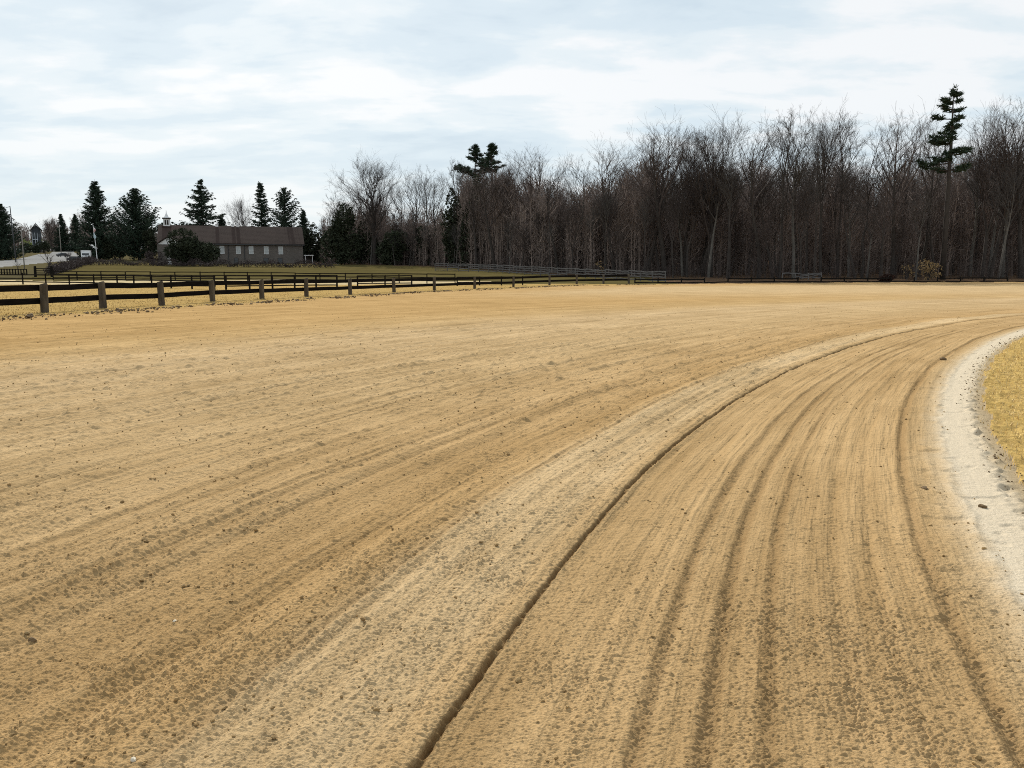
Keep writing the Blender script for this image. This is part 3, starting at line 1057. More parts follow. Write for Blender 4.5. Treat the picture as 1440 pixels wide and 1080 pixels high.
variant('oak', seed=21, H=25, clear=0.22, nbr=26, spread=0.46, up=0.85, r0=0.45, bark=0, twig=0, wander=0.05, dens=1.35)
variant('vase', seed=22, H=26, clear=0.55, nbr=15, spread=0.26, up=0.95, r0=0.30, bark=0, twig=0, wander=0.05)
variant('tall', seed=23, H=26, clear=0.50, nbr=18, spread=0.24, up=0.6, r0=0.27, bark=1, twig=2, wander=0.045)
variant('twin', seed=24, H=27, clear=0.52, nbr=26, spread=0.22, up=0.8, r0=0.34, bark=0, twig=0, fork=0.42, wander=0.06)
variant('broad', seed=25, H=25, clear=0.40, nbr=20, spread=0.33, up=0.85, r0=0.36, bark=0, twig=1, wander=0.05)
variant('slim', seed=26, H=24, clear=0.58, nbr=13, spread=0.18, up=0.7, r0=0.19, bark=0, twig=2, wander=0.04)
variant('fork', seed=27, H=25, clear=0.45, nbr=24, spread=0.25, up=0.9, r0=0.32, bark=0, twig=1, fork=0.3, wander=0.06)
variant('crooked', seed=28, H=23, clear=0.62, nbr=11, spread=0.28, up=0.5, r0=0.22, bark=0, twig=0, wander=0.11)
variant('young', seed=29, H=15, clear=0.25, nbr=16, spread=0.22, up=0.8, r0=0.12, bark=0, twig=1, wander=0.05, low=4)
variant('young2', seed=30, H=14, clear=0.18, nbr=18, spread=0.26, up=0.7, r0=0.11, bark=0, twig=1, wander=0.06, low=4)
variant('small', seed=31, H=5, clear=0.25, nbr=9, spread=0.42, up=0.9, r0=0.10, bark=0, twig=0, fork=0.3, wander=0.07, low=0, dens=0.6)


def place_tree(key, loc, top_z=None, h=None, rz=0.0, label=None, group=None, sx=1.0):
    r, hh, used = VAR[key]
    h = h if h is not None else top_z - loc[2]
    s = h / hh
    if not used:
        VAR[key][2] = True
        r.location = loc; r.rotation_euler = (0, 0, rz); r.scale = (s * sx, s * sx, s)
        r['label'] = label
        if group: r['group'] = group
        return r
    return dup(r, loc, rz, (s * sx, s * sx, s), label, group)


trg = random.Random(5)


def front_y(u):
    lo, hi = 100.0, 330.0
    for _ in range(40):
        m_ = (lo + hi) / 2
        if m_ < float(wood_front((u - 720) / F_PX * m_)): lo = m_
        else: hi = m_
    return lo


WG = 'bare trees along the front of the wood'
# (u, top row, kind, metres behind the front, label)
SKY = [
    (472, 262, 'young', 6, 'small bare tree with drooping twigs at the left tip of the wood'),
    (488, 246, 'crooked', 10, 'thin grey bare tree leaning out left of the big spreading one'),
    (524, 213, 'oak', 5, 'big bare tree with a wide fan shaped crown near the left end of the wood'),
    (553, 246, 'vase', 14, 'bare tree just right of the big fan shaped one, lower than it'),
    (577, 232, 'vase', 9, 'slender bare tree with sky between its twigs, left in the see-through gap'),
    (598, 234, 'tall', 14, 'slender bare tree in the middle of the see-through gap in the wood'),
    (619, 236, 'vase', 8, 'slender bare tree at the right of the see-through gap in the wood'),
    (641, 226, 'slim', 9, 'thin pointed bare tree just left of the dark pine pair'),
    (670, 240, 'broad', 3, 'bare tree directly in front of the left pine of the dark pair'),
    (695, 226, 'broad', 4, 'bare tree directly in front of the right pine of the dark pair'),
    (716, 214, 'fork', 8, 'bare tree just right of the dark pine pair'),
    (745, 204, 'broad', 10, 'bare tree with a rounded top standing above the low left half of the wood'),
    (786, 212, 'vase', 8, 'bare tree on the low stretch left of the round topped one at mid wood'),
    (812, 219, 'tall', 12, 'shorter bare tree in the dip of the tree line left of centre'),
    (866, 196, 'broad', 7, 'round topped bare tree standing alone above the dip in the tree line'),
    (912, 176, 'vase', 6, 'bare tree where the tree line steps up to the taller right half'),
    (938, 168, 'broad', 7, 'densely twigged bare tree on the left shoulder of the tall group'),
    (968, 163, 'fork', 12, 'forked bare tree inside the dense tall group at centre right'),
    (1004, 156, 'oak', 6, 'massive bare tree with pale grey lower trunk in the tall group'),
    (1074, 151, 'vase', 5, 'tall slender bare tree with a narrow vase crown and clear sky on both sides'),
    (1104, 153, 'slim', 5, 'left of two thin twin-like bare trees right of the narrow vase crown'),
    (1124, 154, 'tall', 5, 'right of two thin twin-like bare trees right of the narrow vase crown'),
    (1163, 140, 'twin', 5, 'tall two-stemmed bare tree with a full crown, tallest at the centre right'),
    (1187, 156, 'slim', 8, 'thin bare tree close behind the right side of the two-stemmed tree'),
    (1222, 172, 'crooked', 6, 'crooked low bare tree under the open gap of sky at right'),
    (1266, 154, 'broad', 5, 'wide fan crowned bare tree left of the big ragged pine'),
    (1304, 146, 'vase', 12, 'bare tree whose crown touches the left side of the big ragged pine'),
    (1396, 133, 'fork', 6, 'tall bare tree right of the big ragged pine'),
    (1426, 132, 'tall', 9, 'tall bare tree near the right frame edge with a thin top'),
    (1452, 140, 'broad', 6, 'bare tree cut by the right frame edge'),
]
for u, tv, k, dp, lb in SKY:
    tv -= 7
    yy = front_y(u) + dp
    p = on(u, yy, 0.75 * height_at(tv, yy))
    place_tree(k, p, top_z=height_at(tv, yy), rz=trg.uniform(0, 6.28), label=lb, group=WG, sx=trg.uniform(0.9, 1.08))

# the wood behind and between: countable ones as things, alike
SKYU = [s[0] for s in SKY]; SKYV = [s[1] for s in SKY]
WL = 'one of the alike bare trees crowded inside the brown wood'
n_in = 0
pts_used = []
tries = 0
while n_in < 165 and tries < 5000:
    tries += 1
    u = trg.uniform(452, 1500)
    dp = trg.uniform(0.5, 42) if trg.random() < 0.75 else trg.uniform(0.3, 8)
    yy = front_y(u) + dp
    p = on(u, yy)
    if any((p.x - a) ** 2 + (p.y - b) ** 2 < 5.0 for a, b in pts_used): continue
    if 1305 < u < 1378 and dp < 6: continue
    if 555 < u < 650 and dp > 16 and trg.random() < 0.75: continue
    tv = np.interp(u, SKYU, SKYV) + trg.uniform(38, 105)
    pts_used.append((p.x, p.y))
    k = trg.choice(['vase', 'tall', 'slim', 'slim', 'twin', 'broad', 'fork', 'tall', 'young', 'young2'])
    if k.startswith('young'): tv += trg.uniform(40, 90)
    place_tree(k, p, top_z=height_at(min(tv, 350), yy), rz=trg.uniform(0, 6.28), label=WL, group='alike bare trees inside the wood', sx=trg.uniform(0.85, 1.15))
    n_in += 1


# ------------------------------------------------------------------ brush: uncountable stems and twigs inside the wood
def cones(base, vec, r):
    """thin three-sided spikes"""
    n = len(base)
    d = vec / np.linalg.norm(vec, axis=1, keepdims=True)
    a = np.cross(d, np.tile([[0.3, 0.8, 0.52]], (n, 1)))
    a /= np.linalg.norm(a, axis=1, keepdims=True)
    b = np.cross(d, a)
    V = np.zeros((n, 4, 3))
    for k in range(3):
        t = 2 * math.pi * k / 3
        V[:, k] = base + (a * math.cos(t) + b * math.sin(t)) * r[:, None]
    V[:, 3] = base + vec
    i = np.arange(n)[:, None] * 4
    Fc = np.concatenate([i + np.array([[0, 1, 3]]), i + np.array([[1, 2, 3]]), i + np.array([[2, 0, 3]])])
    return V.reshape(-1, 3), Fc


def brush(name, label, cat, cents, hts, per, m, twr=(0.012, 0.03), stem_r=0.045):
    n = len(cents)
    c = np.repeat(cents, per, 0)
    h = np.repeat(hts, per)
    t = nrng.beta(1.5, 1.3, len(c))
    base = c + np.stack([nrng.normal(0, 1, len(c)) * (0.15 + 0.06 * h * t * (1.1 - t)), nrng.normal(0, 1, len(c)) * (0.15 + 0.06 * h * t), h * t * 0.92], -1)
    az = nrng.uniform(0, 6.28, len(c)); el = nrng.normal(0.9, 0.35, len(c))
    L = h * nrng.uniform(0.05, 0.22, len(c)) * (1.15 - 0.5 * t)
    vec = np.stack([np.cos(az) * np.cos(el) * L, np.sin(az) * np.cos(el) * L, np.sin(el) * L], -1)
    v1, f1 = cones(base, vec, nrng.uniform(*twr, len(c)))
    sv = np.stack([nrng.normal(0, 0.05, n) * hts, nrng.normal(0, 0.05, n) * hts, hts], -1)
    v2, f2 = cones(cents - np.array([0, 0, 0.2]), sv, stem_r * nrng.uniform(0.6, 1.5, n))
    me = mesh_np(name, np.concatenate([v1, v2]), np.concatenate([f1, f2 + len(v1)]), m)
    return tag(put(bpy.data.objects.new(name, me)), label, cat, kind='stuff')


def wood_points(n, dmin, dmax, ulo=450, uhi=1530, vr=(40, 130), hmin=3.0):
    cs, hs = [], []
    while len(cs) < n:
        u = trg.uniform(ulo, uhi)
        dp = trg.uniform(dmin, dmax)
        yy = front_y(u) + dp
        p = on(u, yy)
        tv = np.interp(u, SKYU, SKYV) + trg.uniform(*vr)
        if 552 < u < 645: tv = max(tv, trg.uniform(278, 325))
        elif 650 < u < 728: tv = trg.uniform(228, 300)
        elif u <= 552: tv = max(tv, trg.uniform(262, 305))
        h = max(hmin, height_at(min(tv, 372), yy) - p.z)
        cs.append(tuple(p)); hs.append(h)
    return np.array(cs), np.array(hs)


c_, h_ = wood_points(560, 11, 48, vr=(62, 160))
brush('wood_thicket', 'brown mass of saplings and fine twigs filling the wood', 'thicket', c_, h_, 95, brush_mat, (0.014, 0.034), 0.06)
c1, h1 = wood_points(1350, 14, 75, vr=(58, 135))
c_, h_ = c1, h1
c3, h3 = wood_points(600, 60, 95, vr=(70, 130))
c_, h_ = np.concatenate([c_, c3, c3]), np.concatenate([h_, h3, h3])
brush('deep_wood', 'dark mass of stems and twigs in the depth of the wood at right', 'wood', c_, h_, 85, brush_mat, (0.03, 0.065), 0.16)
c_, h_ = wood_points(1500, 6, 60, 455, 925, vr=(30, 110))
brush('deep_wood', 'brown mass of stems and twigs in the lower left half of the bare wood', 'wood', c_, h_, 85, brush_mat, (0.035, 0.075), 0.15)
c_, h_ = wood_points(620, -2.5, 9, vr=(130, 235), hmin=1.2)
h_ = np.minimum(h_, nrng.uniform(1.0, 4.2, len(h_)))

brush('undergrowth', 'reddish brown undergrowth along the foot of the wood', 'undergrowth', c_, h_, 45, twig_mats[1], (0.008, 0.02), 0.03)


# ------------------------------------------------------------------ evergreens
def tufts(pts, size, n_each, dirs=None, flat=0.5, wid=0.16):
    """spiky needle sprays: thin triangles radiating from each point"""
    p = np.repeat(pts, n_each, 0)
    n = len(p)
    d = nrng.normal(0, 1, (n, 3))
    d[:, 2] *= flat
    if dirs is not None: d += np.repeat(dirs, n_each, 0) * 1.2
    d /= np.linalg.norm(d, axis=1, keepdims=True)
    L = size * nrng.uniform(0.5, 1.3, (n, 1))
    a = np.cross(d, nrng.normal(0, 1, (n, 3)))
    a /= np.linalg.norm(a, axis=1, keepdims=True)
    wv = a * L * wid
    V = np.stack([p - wv, p + wv, p + d * L * 0.7 + wv * 0.9, p + d * L], 1)
    i = np.arange(n)[:, None] * 4
    Fc = np.concatenate([i + np.array([[0, 1, 2]]), i + np.array([[0, 2, 3]])])
    return V.reshape(-1, 3), Fc


def spruce(name, label, loc, H, rad_, seed, m=None, droop=0.25, bare=0.04, gap=1.0, group=None, up=0.0, dens=1.0):
    rg = random.Random(seed)
    root = thing(name, label, 'tree', loc, rg.uniform(0, 6.28), group)
    t = MB(seed)
    t.tube([Vector((0, 0, -0.3)), Vector((0.05, 0, H * 0.5)), Vector((0, 0, H))], [H * 0.016, H * 0.010, 0.02], 7)
    t.build('trunk', bark_mats[0], root, smooth=True)
    pts, dirs = [], []
    br = MB(seed)
    z = H * bare
    while z < H * 0.985:
        f = z / H
        prof = (1 - f) ** 0.85 * (0.75 + 0.25 * min(1, f / 0.12 + 0.2))
        nb = rg.randint(6, 8) if f < 0.9 else 4
        for k in range(nb):
            az = rg.uniform(0, 6.28)
            L = max(0.25, rad_ * prof * rg.uniform(0.62, 1.12))
            z0 = z + rg.uniform(-0.25, 0.25)
            bp = []
            ns = max(3, int(L / 0.42 * dens))
            for i in range(ns + 1):
                s = i / ns
                zz_ = z0 + L * (-droop * s + 0.30 * s * s * s + up * s)
                bp.append(Vector((math.cos(az) * L * s, math.sin(az) * L * s, zz_)))
            if L > 0.8: br.tube([bp[0], bp[len(bp) // 2], bp[-1]], [0.05, 0.035, 0.012], 3, False)
            for i, q in enumerate(bp):
                s = i / ns
                wdt = L * 0.20 * (1.1 - s) + 0.1
                for _ in range(2):
                    o = rg.uniform(-1, 1) * wdt
                    pts.append((q.x - math.sin(az) * o, q.y + math.cos(az) * o, q.z - abs(o) * 0.35))
                    dirs.append((math.cos(az) * 0.7, math.sin(az) * 0.7, -0.5))
        z += gap * rg.uniform(0.34, 0.55) * (1.15 - 0.5 * f) * max(0.8, H / 18)
    v, f = tufts(np.array(pts), 0.55 * max(0.8, H / 18), 5, np.array(dirs), 0.45, 0.15)
    me = mesh_np('crown', v, f, m or spruce_mat)
    put(bpy.data.objects.new('crown', me), root)
    if len(br.f) > 60: br.build('branches', bark_mats[0], root)
    return root


def pine(name, label, loc, H, seed, clear=0.45, rad_=4.0, nplates=9, lean=0.0, group=None):
    """ragged pine with separate shelves of needles and sky between them"""
    rg = random.Random(seed)
    root = thing(name, label, 'tree', loc, 0, group)
    t = MB(seed)
    top = Vector((lean, 0, H))
    t.tube([Vector((0, 0, -0.3)), Vector((lean * 0.2, 0.1, H * 0.4)), Vector((lean * 0.6, -0.1, H * 0.75)), top], [H * 0.015, H * 0.012, H * 0.007, 0.03], 8)
    t.build('trunk', bark_mats[0], root, smooth=True)
    pts, dirs = [], []
    br = MB(seed)
    for i in range(nplates):
        f = clear + (1 - clear) * (i + 0.3) / nplates
        nb = rg.randint(3, 5)
        for k in range(nb):
            az = rg.uniform(0, 6.28)
            side = 0.6 + 0.6 * abs(math.cos(az))
            L = rad_ * (1.12 - 0.85 * (f - clear) / (1 - clear)) * rg.uniform(0.45, 1.1) * side
            if i == 0: L *= 0.7
            z0 = H * f + rg.uniform(-0.3, 0.3)
            b0 = Vector((lean * f, 0, z0))
            d = Vector((math.cos(az), math.sin(az), 0))
            tip = b0 + d * L + Vector((0, 0, L * rg.uniform(0.05, 0.28)))
            mid = b0.lerp(tip, 0.55) + Vector((0, 0, -0.08 * L))
            br.tube([b0, mid, tip], [0.09, 0.06, 0.02], 4, False)
            for s in range(int(6 + L * 4)):
                tt = rg.uniform(0.35, 1.02)
                q = b0.lerp(mid, tt / 0.55) if tt < 0.55 else mid.lerp(tip, (tt - 0.55) / 0.45)
                o = rg.gauss(0, 0.28 * L * 0.6)
                pts.append((q.x - d.y * o, q.y + d.x * o, q.z + rg.uniform(-0.12, 0.28)))
                dirs.append((d.x * 0.5, d.y * 0.5, 0.25))
    for s in range(14):
        pts.append((lean + rg.gauss(0, .35), rg.gauss(0, .35), H - rg.uniform(0, 1.4)))
        dirs.append((0, 0, 0.8))
    v, f = tufts(np.array(pts), 0.62, 16, np.array(dirs), 0.45, 0.10)
    put(bpy.data.objects.new('crown', mesh_np('crown', v, f, pine_mat)), root)
    br.build('branches', bark_mats[0], root)
    return root


def mound(name, label, cat, loc, w_, d_, h, n, m, seed, size=0.5, stems=True, group=None, power=0.5, spike=1.0):
    """dense rounded evergreen or shrub: sprays through a lobed volume on several stems"""
    rg = np.random.default_rng(seed)
    root = thing(name, label, cat, loc, 0, group)
    lob = [(rg.uniform(-0.5, 0.5), rg.uniform(-0.4, 0.4), rg.uniform(0.15, 0.72), rg.uniform(0.28, 0.5)) for _ in range(9)] + [(0, 0, 0.35, 0.62)]
    P_ = []
    for i in range(n):
        l = lob[rg.integers(len(lob))]
        d = rg.normal(0, 1, 3); d /= np.linalg.norm(d)
        r = l[3] * rg.uniform(0.55, 1.0) ** power
        q = np.array([(l[0] + d[0] * r) * w_ / 2, (l[1] + d[1] * r) * d_ / 2, (l[2] + d[2] * r * 0.62) * h])
        if q[2] > 0.05: P_.append(q)
    P_ = np.array(P_)
    v, f = tufts(P_, size, 5, np.tile([[0, 0, 0.35 * spike]], (len(P_), 1)), 0.9, 0.2)
    put(bpy.data.objects.new('crown', mesh_np('crown', v, f, m)), root)
    b = MB(seed)
    for k in range(5):
        a = rg.uniform(0, 6.28)
        b.tube([Vector((0.1 * math.cos(a), 0.1 * math.sin(a), -0.2)), Vector((w_ * 0.12 * math.cos(a), d_ * 0.12 * math.sin(a), h * 0.4)),
                Vector((w_ * 0.25 * math.cos(a), d_ * 0.25 * math.sin(a), h * 0.75))], [0.10, 0.06, 0.02], 5)
    b.build('trunk', bark_mats[0], root)
    return root


def ever(u, tv, yy): 
    p = on(u, yy, 0.75 * height_at(tv, yy) + 0.25 * ez(yy))
    return p, height_at(tv, yy) - p.z


EG = 'tall evergreens around the long stone building'
p, h = ever(135, 252, 264); spruce('spruce_tree', 'tall dark spruce with drooping layered boughs, behind the flagpole', p, h, 8.4, 41, droop=0.10, up=0.06, group=EG, gap=1.25)
p, h = ever(191, 264, 254); spruce('spruce_tree', 'broad dark spruce with upswept tips, left of the white cupola', p, h, 12.0, 42, droop=0.0, up=0.34, group=EG, gap=1.3)
p, h = ever(283, 252, 236); spruce('spruce_tree', 'open layered spruce rising behind the roof above the round cedar', p, h, 12.5, 43, droop=0.28, group=EG, gap=1.7, dens=0.8)
p, h = ever(367, 254, 240); spruce('spruce_tree', 'narrow spruce behind the roof with gaps between its boughs', p, h, 5.2, 44, droop=0.1, group=EG, gap=1.7, dens=0.8)
p, h = ever(400, 262, 238); spruce('spruce_tree', 'broad open spruce behind the right part of the roof', p, h, 10.5, 45, droop=0.0, up=0.3, group=EG, gap=1.9, dens=0.8)
p, h = ever(427, 294, 236); spruce('spruce_tree', 'short spruce at the right end of the roof', p, h, 3.0, 46, droop=0.1, group=EG)
p, h = ever(312, 300, 244); spruce('spruce_tree', 'low dark spruce behind the middle of the roof', p, h, 4.2, 47, droop=0.15, group=EG)
p, h = ever(2, 286, 262); spruce('spruce_tree', 'dark spruce cut by the left frame edge', p, h, 8.5, 48, droop=0.1, up=0.1, group=EG)
p, h = ever(160, 330, 262); mound('cedar_tree', 'rounded dark evergreen between the two left spruces', 'tree', p, 11, 6, h, 1400, cedar_mat, 51, 0.6, group=EG)
p, h = ever(212, 318, 250); mound('cedar_tree', 'dark evergreen filling the gap left of the white cupola', 'tree', p, 6, 6, h, 900, cedar_mat, 52, 0.6, group=EG)
p, h = ever(118, 330, 272); mound('cedar_tree', 'dark evergreen left of the flagpole beside the white truck', 'tree', p, 6, 5, h, 700, cedar_mat, 53, 0.6, group=EG)
p, h = ever(444, 312, 232); mound('cedar_tree', 'dark evergreen between the building and the wood', 'tree', p, 11, 7, h, 1500, cedar_mat, 54, 0.6, group=EG)
p, h = ever(482, 282, 205); mound('cedar_tree', 'big dark evergreen mound at the left end of the wood', 'tree', p, 13, 8, h * 1.02, 2600, cedar_mat, 55, 0.6, group=EG)
p, h = ever(548, 322, 202); mound('cedar_tree', 'dark low evergreen under the big fan crowned bare tree', 'tree', p, 12, 7, h, 1300, cedar_mat, 56, 0.6, group=EG)
for k_, (u_, tv_, dp_, w_, lb_) in enumerate((
        (508, 304, 6, 10, 'dark evergreen right beside the big mound at the left end of the wood'),
        (528, 330, 11, 9, 'low dark evergreen behind the trunk of the big fan crowned bare tree'),
        (578, 318, 12, 11, 'dark evergreen at the left foot of the see-through gap in the wood'),
        (606, 312, 14, 11, 'dark evergreen at the right foot of the see-through gap in the wood'),
        (456, 330, 22, 10, 'low dark evergreen just left of the big mound at the end of the wood'))):
    p, h = ever(u_, tv_, front_y(max(u_, 470)) + dp_)
    mound('cedar_tree', lb_, 'tree', p, w_, 6, h, 1200, cedar_mat, 160 + k_, 0.6, group=EG)
p, h = ever(638, 258, 186); mound('cedar_tree', 'tall dark green evergreen below the pine pair', 'tree', p, 7, 6, h, 1500, cedar_mat, 57, 0.6, group=EG)

p, h = ever(664, 243, 182); mound('cedar_tree', 'dark evergreen mass directly below the left pine of the pair', 'tree', p, 8, 6, h, 1500, cedar_mat, 60, 0.6, group=EG)
p, h = ever(667, 205, front_y(667) + 22); pine('pine_tree', 'left pine of the dark pair standing above the wood, with a bushy top', p, h, 61, 0.74, 4.4, 9, 0.3, group='pines above the bare wood')
p, h = ever(692, 203, front_y(692) + 24); pine('pine_tree', 'right pine of the dark pair standing above the wood, narrow and pointed', p, h, 62, 0.78, 2.2, 8, 0.0, group='pines above the bare wood')
p, h = ever(1340, 124, front_y(1340) + 1.0); pine('pine_tree', 'big ragged pine with shelf-like boughs, tallest thing in the wood', p, h, 63, 0.57, 3.9, 10, -0.4, group='pines above the bare wood')

# pale dry-leaved young beech and low shrubs along the wood
p = on(1304, front_y(1304) - 0.5); mound('beech_sapling', 'young tree holding dry tan leaves below the big ragged pine', 'shrub', p, 5.0, 3.0, 3.6, 260, tanleaf_mat, 71, 0.22)
p = on(1275, front_y(1275) + 1.5); mound('beech_sapling', 'sparse sapling with a few tan leaves at the foot of the wide fan crowned tree', 'shrub', p, 3.0, 2.0, 2.8, 70, tanleaf_mat, 72, 0.2)
p = on(845, front_y(845) + 0.5); mound('beech_sapling', 'small tan-leaved sapling behind the split-rail fence', 'shrub', p, 2.6, 1.6, 3.0, 60, tanleaf_mat, 73, 0.22)
p = on(1245, 115.0); p.z = ez(115) ; mound('brush_pile', 'low dark red-brown brush heap beside the far edge of the track', 'brush pile', p, 3.0, 1.6, 1.25, 500, simple('rusty_brush', (0.030, 0.014, 0.010), (0.055, 0.026, 0.018), 2.0, island=0.4), 74, 0.22)

# ------------------------------------------------------------------ hedges
def hedge(name, label, pts, h, w_, seed, m, cat='hedge', per=60, size=0.35):
    rg = np.random.default_rng(seed)
    o = Vector(pts[0])
    P_ = []
    for a_, b_ in zip(pts[:-1], pts[1:]):
        a_, b_ = Vector(a_), Vector(b_)
        k = int((b_ - a_).length * per)
        for _ in range(k):
            q = a_.lerp(b_, rg.uniform())
            hh = h * (0.8 + 0.25 * math.sin(q.x * 0.9 + seed) + 0.2 * math.sin(q.y * 2.1))
            P_.append((q.x - o.x + rg.normal(0, w_ / 3), q.y - o.y + rg.normal(0, w_ / 3), ez(q.y) - o.z + hh * rg.uniform(0.02, 1) ** 0.8))
    v, f = tufts(np.array(P_), size, 4, np.tile([[0, 0, 0.6]], (len(P_), 1)), 1.0, 0.13)
    ob = put(bpy.data.objects.new(name, mesh_np(name, v, f, m)))
    ob.location = o
    return tag(ob, label, cat)


hedge('hedge', 'dark low hedge along the top of the pasture in front of the stone building', [at(122, 373.0), at(200, 373.6), at(330, 375.6), at(470, 376.8)], 1.5, 1.4, 81, hedge_mat, per=46)
hedge('hedge', 'dark hedge slanting up beside the road from the paddock corner to the flagpole', [at(72, 386.5), at(100, 378), at(131, 368)], 1.5, 1.6, 82, hedge_mat, per=60)
hedge('hedge', 'dark bushes on the far side of the road at the left frame edge', [at(-40, 362.5), at(24, 361)], 3.6, 3.0, 83, cedar_mat, per=26, size=0.7)
hedge('hedge', 'pale green bushes on the far bank behind the road', [on(36, 470), on(56, 470)], 6.0, 4.0, 84, simple('yellow_green_bush', (0.16, 0.20, 0.06), (0.24, 0.27, 0.09), 0.4, island=0.3), per=22, size=1.2)

# ------------------------------------------------------------------ the long stone building
def stone_fn(t, bs):
    ob = t.n('ShaderNodeTexCoord').outputs['Object']
    v = t.n('ShaderNodeCombineXYZ', {0: t.n('ShaderNodeSeparateXYZ', {0: ob}).outputs[0], 1: t.n('ShaderNodeSeparateXYZ', {0: ob}).outputs[2], 2: 0.0}).outputs[0]
    br = t.n('ShaderNodeTexBrick', {'Vector': v, 'Scale': 1.0, 'Color1': (0.125, 0.107, 0.094, 1), 'Color2': (0.168, 0.146, 0.13, 1), 'Mortar': (0.20, 0.182, 0.168, 1), 'Mortar Size': 0.02, 'Brick Width': 0.6, 'Row Height': 0.3})
    col = t.mix(t.maprange(t.noise(ob, 0.5, 4), 0.3, 0.7, 0, 0.6), br.outputs[0], (0.11, 0.098, 0.09))
    link(t, col, bs, 'Base Color')
    bump(t, bs, br.outputs[1], 0.4, 0.02)


stone_wall = mat('stone_wall', stone_fn, 0.95, 0.1)


def roof_fn(t, bs):
    ob = t.n('ShaderNodeTexCoord').outputs['Object']
    wv = t.n('ShaderNodeTexWave', {'Vector': ob, 'Scale': 1.4, 'Distortion': 0.6}, bands_direction='Z').outputs[1]
    col = t.mix(t.maprange(t.noise(ob, 0.4, 5), 0.3, 0.7), (0.036, 0.023, 0.019), (0.052, 0.034, 0.028))
    link(t, col, bs, 'Base Color')
    bump(t, bs, wv, 0.3, 0.03)


roof_mat = mat('brown_shingle', roof_fn, 0.85, 0.2)
white_paint = simple('white_paint', (0.66, 0.66, 0.66), (0.78, 0.78, 0.78), 2.0)
pale_glass = simple('pale_window_blind', (0.34, 0.36, 0.36), (0.46, 0.48, 0.48), 1.0, rough=0.3, spec=0.5)
dark_glass = simple('dark_pane', (0.02, 0.022, 0.025), (0.035, 0.04, 0.045), 1.0, rough=0.1, spec=0.5)
dark_wood = simple('dark_timber', (0.03, 0.026, 0.024), (0.05, 0.044, 0.04), 2.0)
dark_metal = simple('dark_metal', (0.03, 0.032, 0.036), (0.05, 0.052, 0.056), 2.0, rough=0.5, spec=0.4)
grey_wood = simple('grey_pole_wood', (0.19, 0.175, 0.155), (0.28, 0.26, 0.235), 1.5, (1, 1, 0.2))

bl = on(225, 207.0)
BY = R_(18.5)
bld = thing('stone_building', 'long low stone building with dark brown roof and white cupola beyond the pasture', 'building', bl, BY)
Lb, Db, Hw, Hr = 35.5, 12.0, 5.6, 4.4
b = MB(1)
# walls, with two gable ends
b.prism([(0, 0, -1), (0, Db, -1), (0, Db, Hw), (0, Db / 2, Hw + Hr - 0.15), (0, 0, Hw)], (Lb, 0, 0))
b.build('wall', stone_wall, bld)
b = MB(2)
ov = 0.5
k_ = Hr / (Db / 2)
b.prism([(-0.4, -ov, Hw - ov * k_ + 0.02), (-0.4, Db / 2, Hw + Hr), (-0.4, Db + ov, Hw - ov * k_ + 0.02), (-0.4, Db + ov, Hw - ov * k_ + 0.24), (-0.4, Db / 2, Hw + Hr + 0.24), (-0.4, -ov, Hw - ov * k_ + 0.24)], (Lb + 0.8, 0, 0))
roof = b.build('roof', roof_mat, bld)
b = MB(3); b.box((-0.4, -ov - 0.14, Hw - ov * k_ - 0.14), (Lb + 0.4, -ov - 0.01, Hw - ov * k_ + 0.10)); b.build('gutter', dark_metal, bld)
for x_ in (13.6, 17.6, 18.8):
    b = MB(4); b.box((x_, Db / 2 - 0.35, Hw + Hr - 0.1), (x_ + 0.7, Db / 2 + 0.35, Hw + Hr + 0.6))
    b.prism([(x_ - 0.1, Db / 2 - 0.45, Hw + Hr + 0.603), (x_ + 0.8, Db / 2 - 0.45, Hw + Hr + 0.603), (x_ + 0.8, Db / 2 + 0.45, Hw + Hr + 0.603), (x_ - 0.1, Db / 2 + 0.45, Hw + Hr + 0.603)], (0, 0, 0.12))
    b.build('roof_vent', white_paint, roof)
# front wing with white pediment at the left end
b = MB(5)
b.box((-0.2, -2.6, -1), (5.6, -0.003, 5.0))
b.build('wing_wall', stone_wall, bld)
b = MB(6)
b.prism([(-0.1, -2.55, 5.003), (5.5, -2.55, 5.003), (2.7, -2.55, 6.9)], (0, 2.3, 0)); ped = b.build('pediment', white_paint, bld)
b = MB(7)
b.prism([(-0.5, -3.0, 4.9), (2.7, -3.0, 7.02), (5.9, -3.0, 4.9), (5.9, -3.0, 5.12), (2.7, -3.0, 7.28), (-0.5, -3.0, 5.12)], (0, 5.2, 0)); b.build('roof', roof_mat, bld)
# cupola: base, louvred box, cap and spire
cupx, cupy, cz = 1.7, Db / 2, Hw + Hr - 0.45
b = MB(8); b.box((cupx - 1.1, cupy - 1.1, cz - 0.9), (cupx + 1.1, cupy + 1.1, cz + 0.35)); cup = b.build('cupola', roof_mat, bld)
b = MB(9); b.box((cupx - 0.8, cupy - 0.8, cz + 0.353), (cupx + 0.8, cupy + 0.8, cz + 2.2)); b.build('belfry', white_paint, cup)
b = MB(10); b.box((cupx - 1.0, cupy - 1.0, cz + 2.203), (cupx + 1.0, cupy + 1.0, cz + 2.5)); b.build('cornice', dark_wood, cup)
b = MB(11); b.tube([Vector((cupx, cupy, cz + 2.503)), Vector((cupx, cupy, cz + 2.85)), Vector((cupx, cupy, cz + 3.7)), Vector((cupx, cupy, cz + 4.5))], [0.85, 0.5, 0.12, 0.03], 8); b.build('spire', white_paint, cup)
for s_ in (-0.45, 0.1):
    b = MB(12); b.box((cupx + s_, cupy - 0.83, cz + 0.7), (cupx + s_ + 0.38, cupy - 0.803, cz + 1.9)); b.build('louvre', dark_wood, cup)


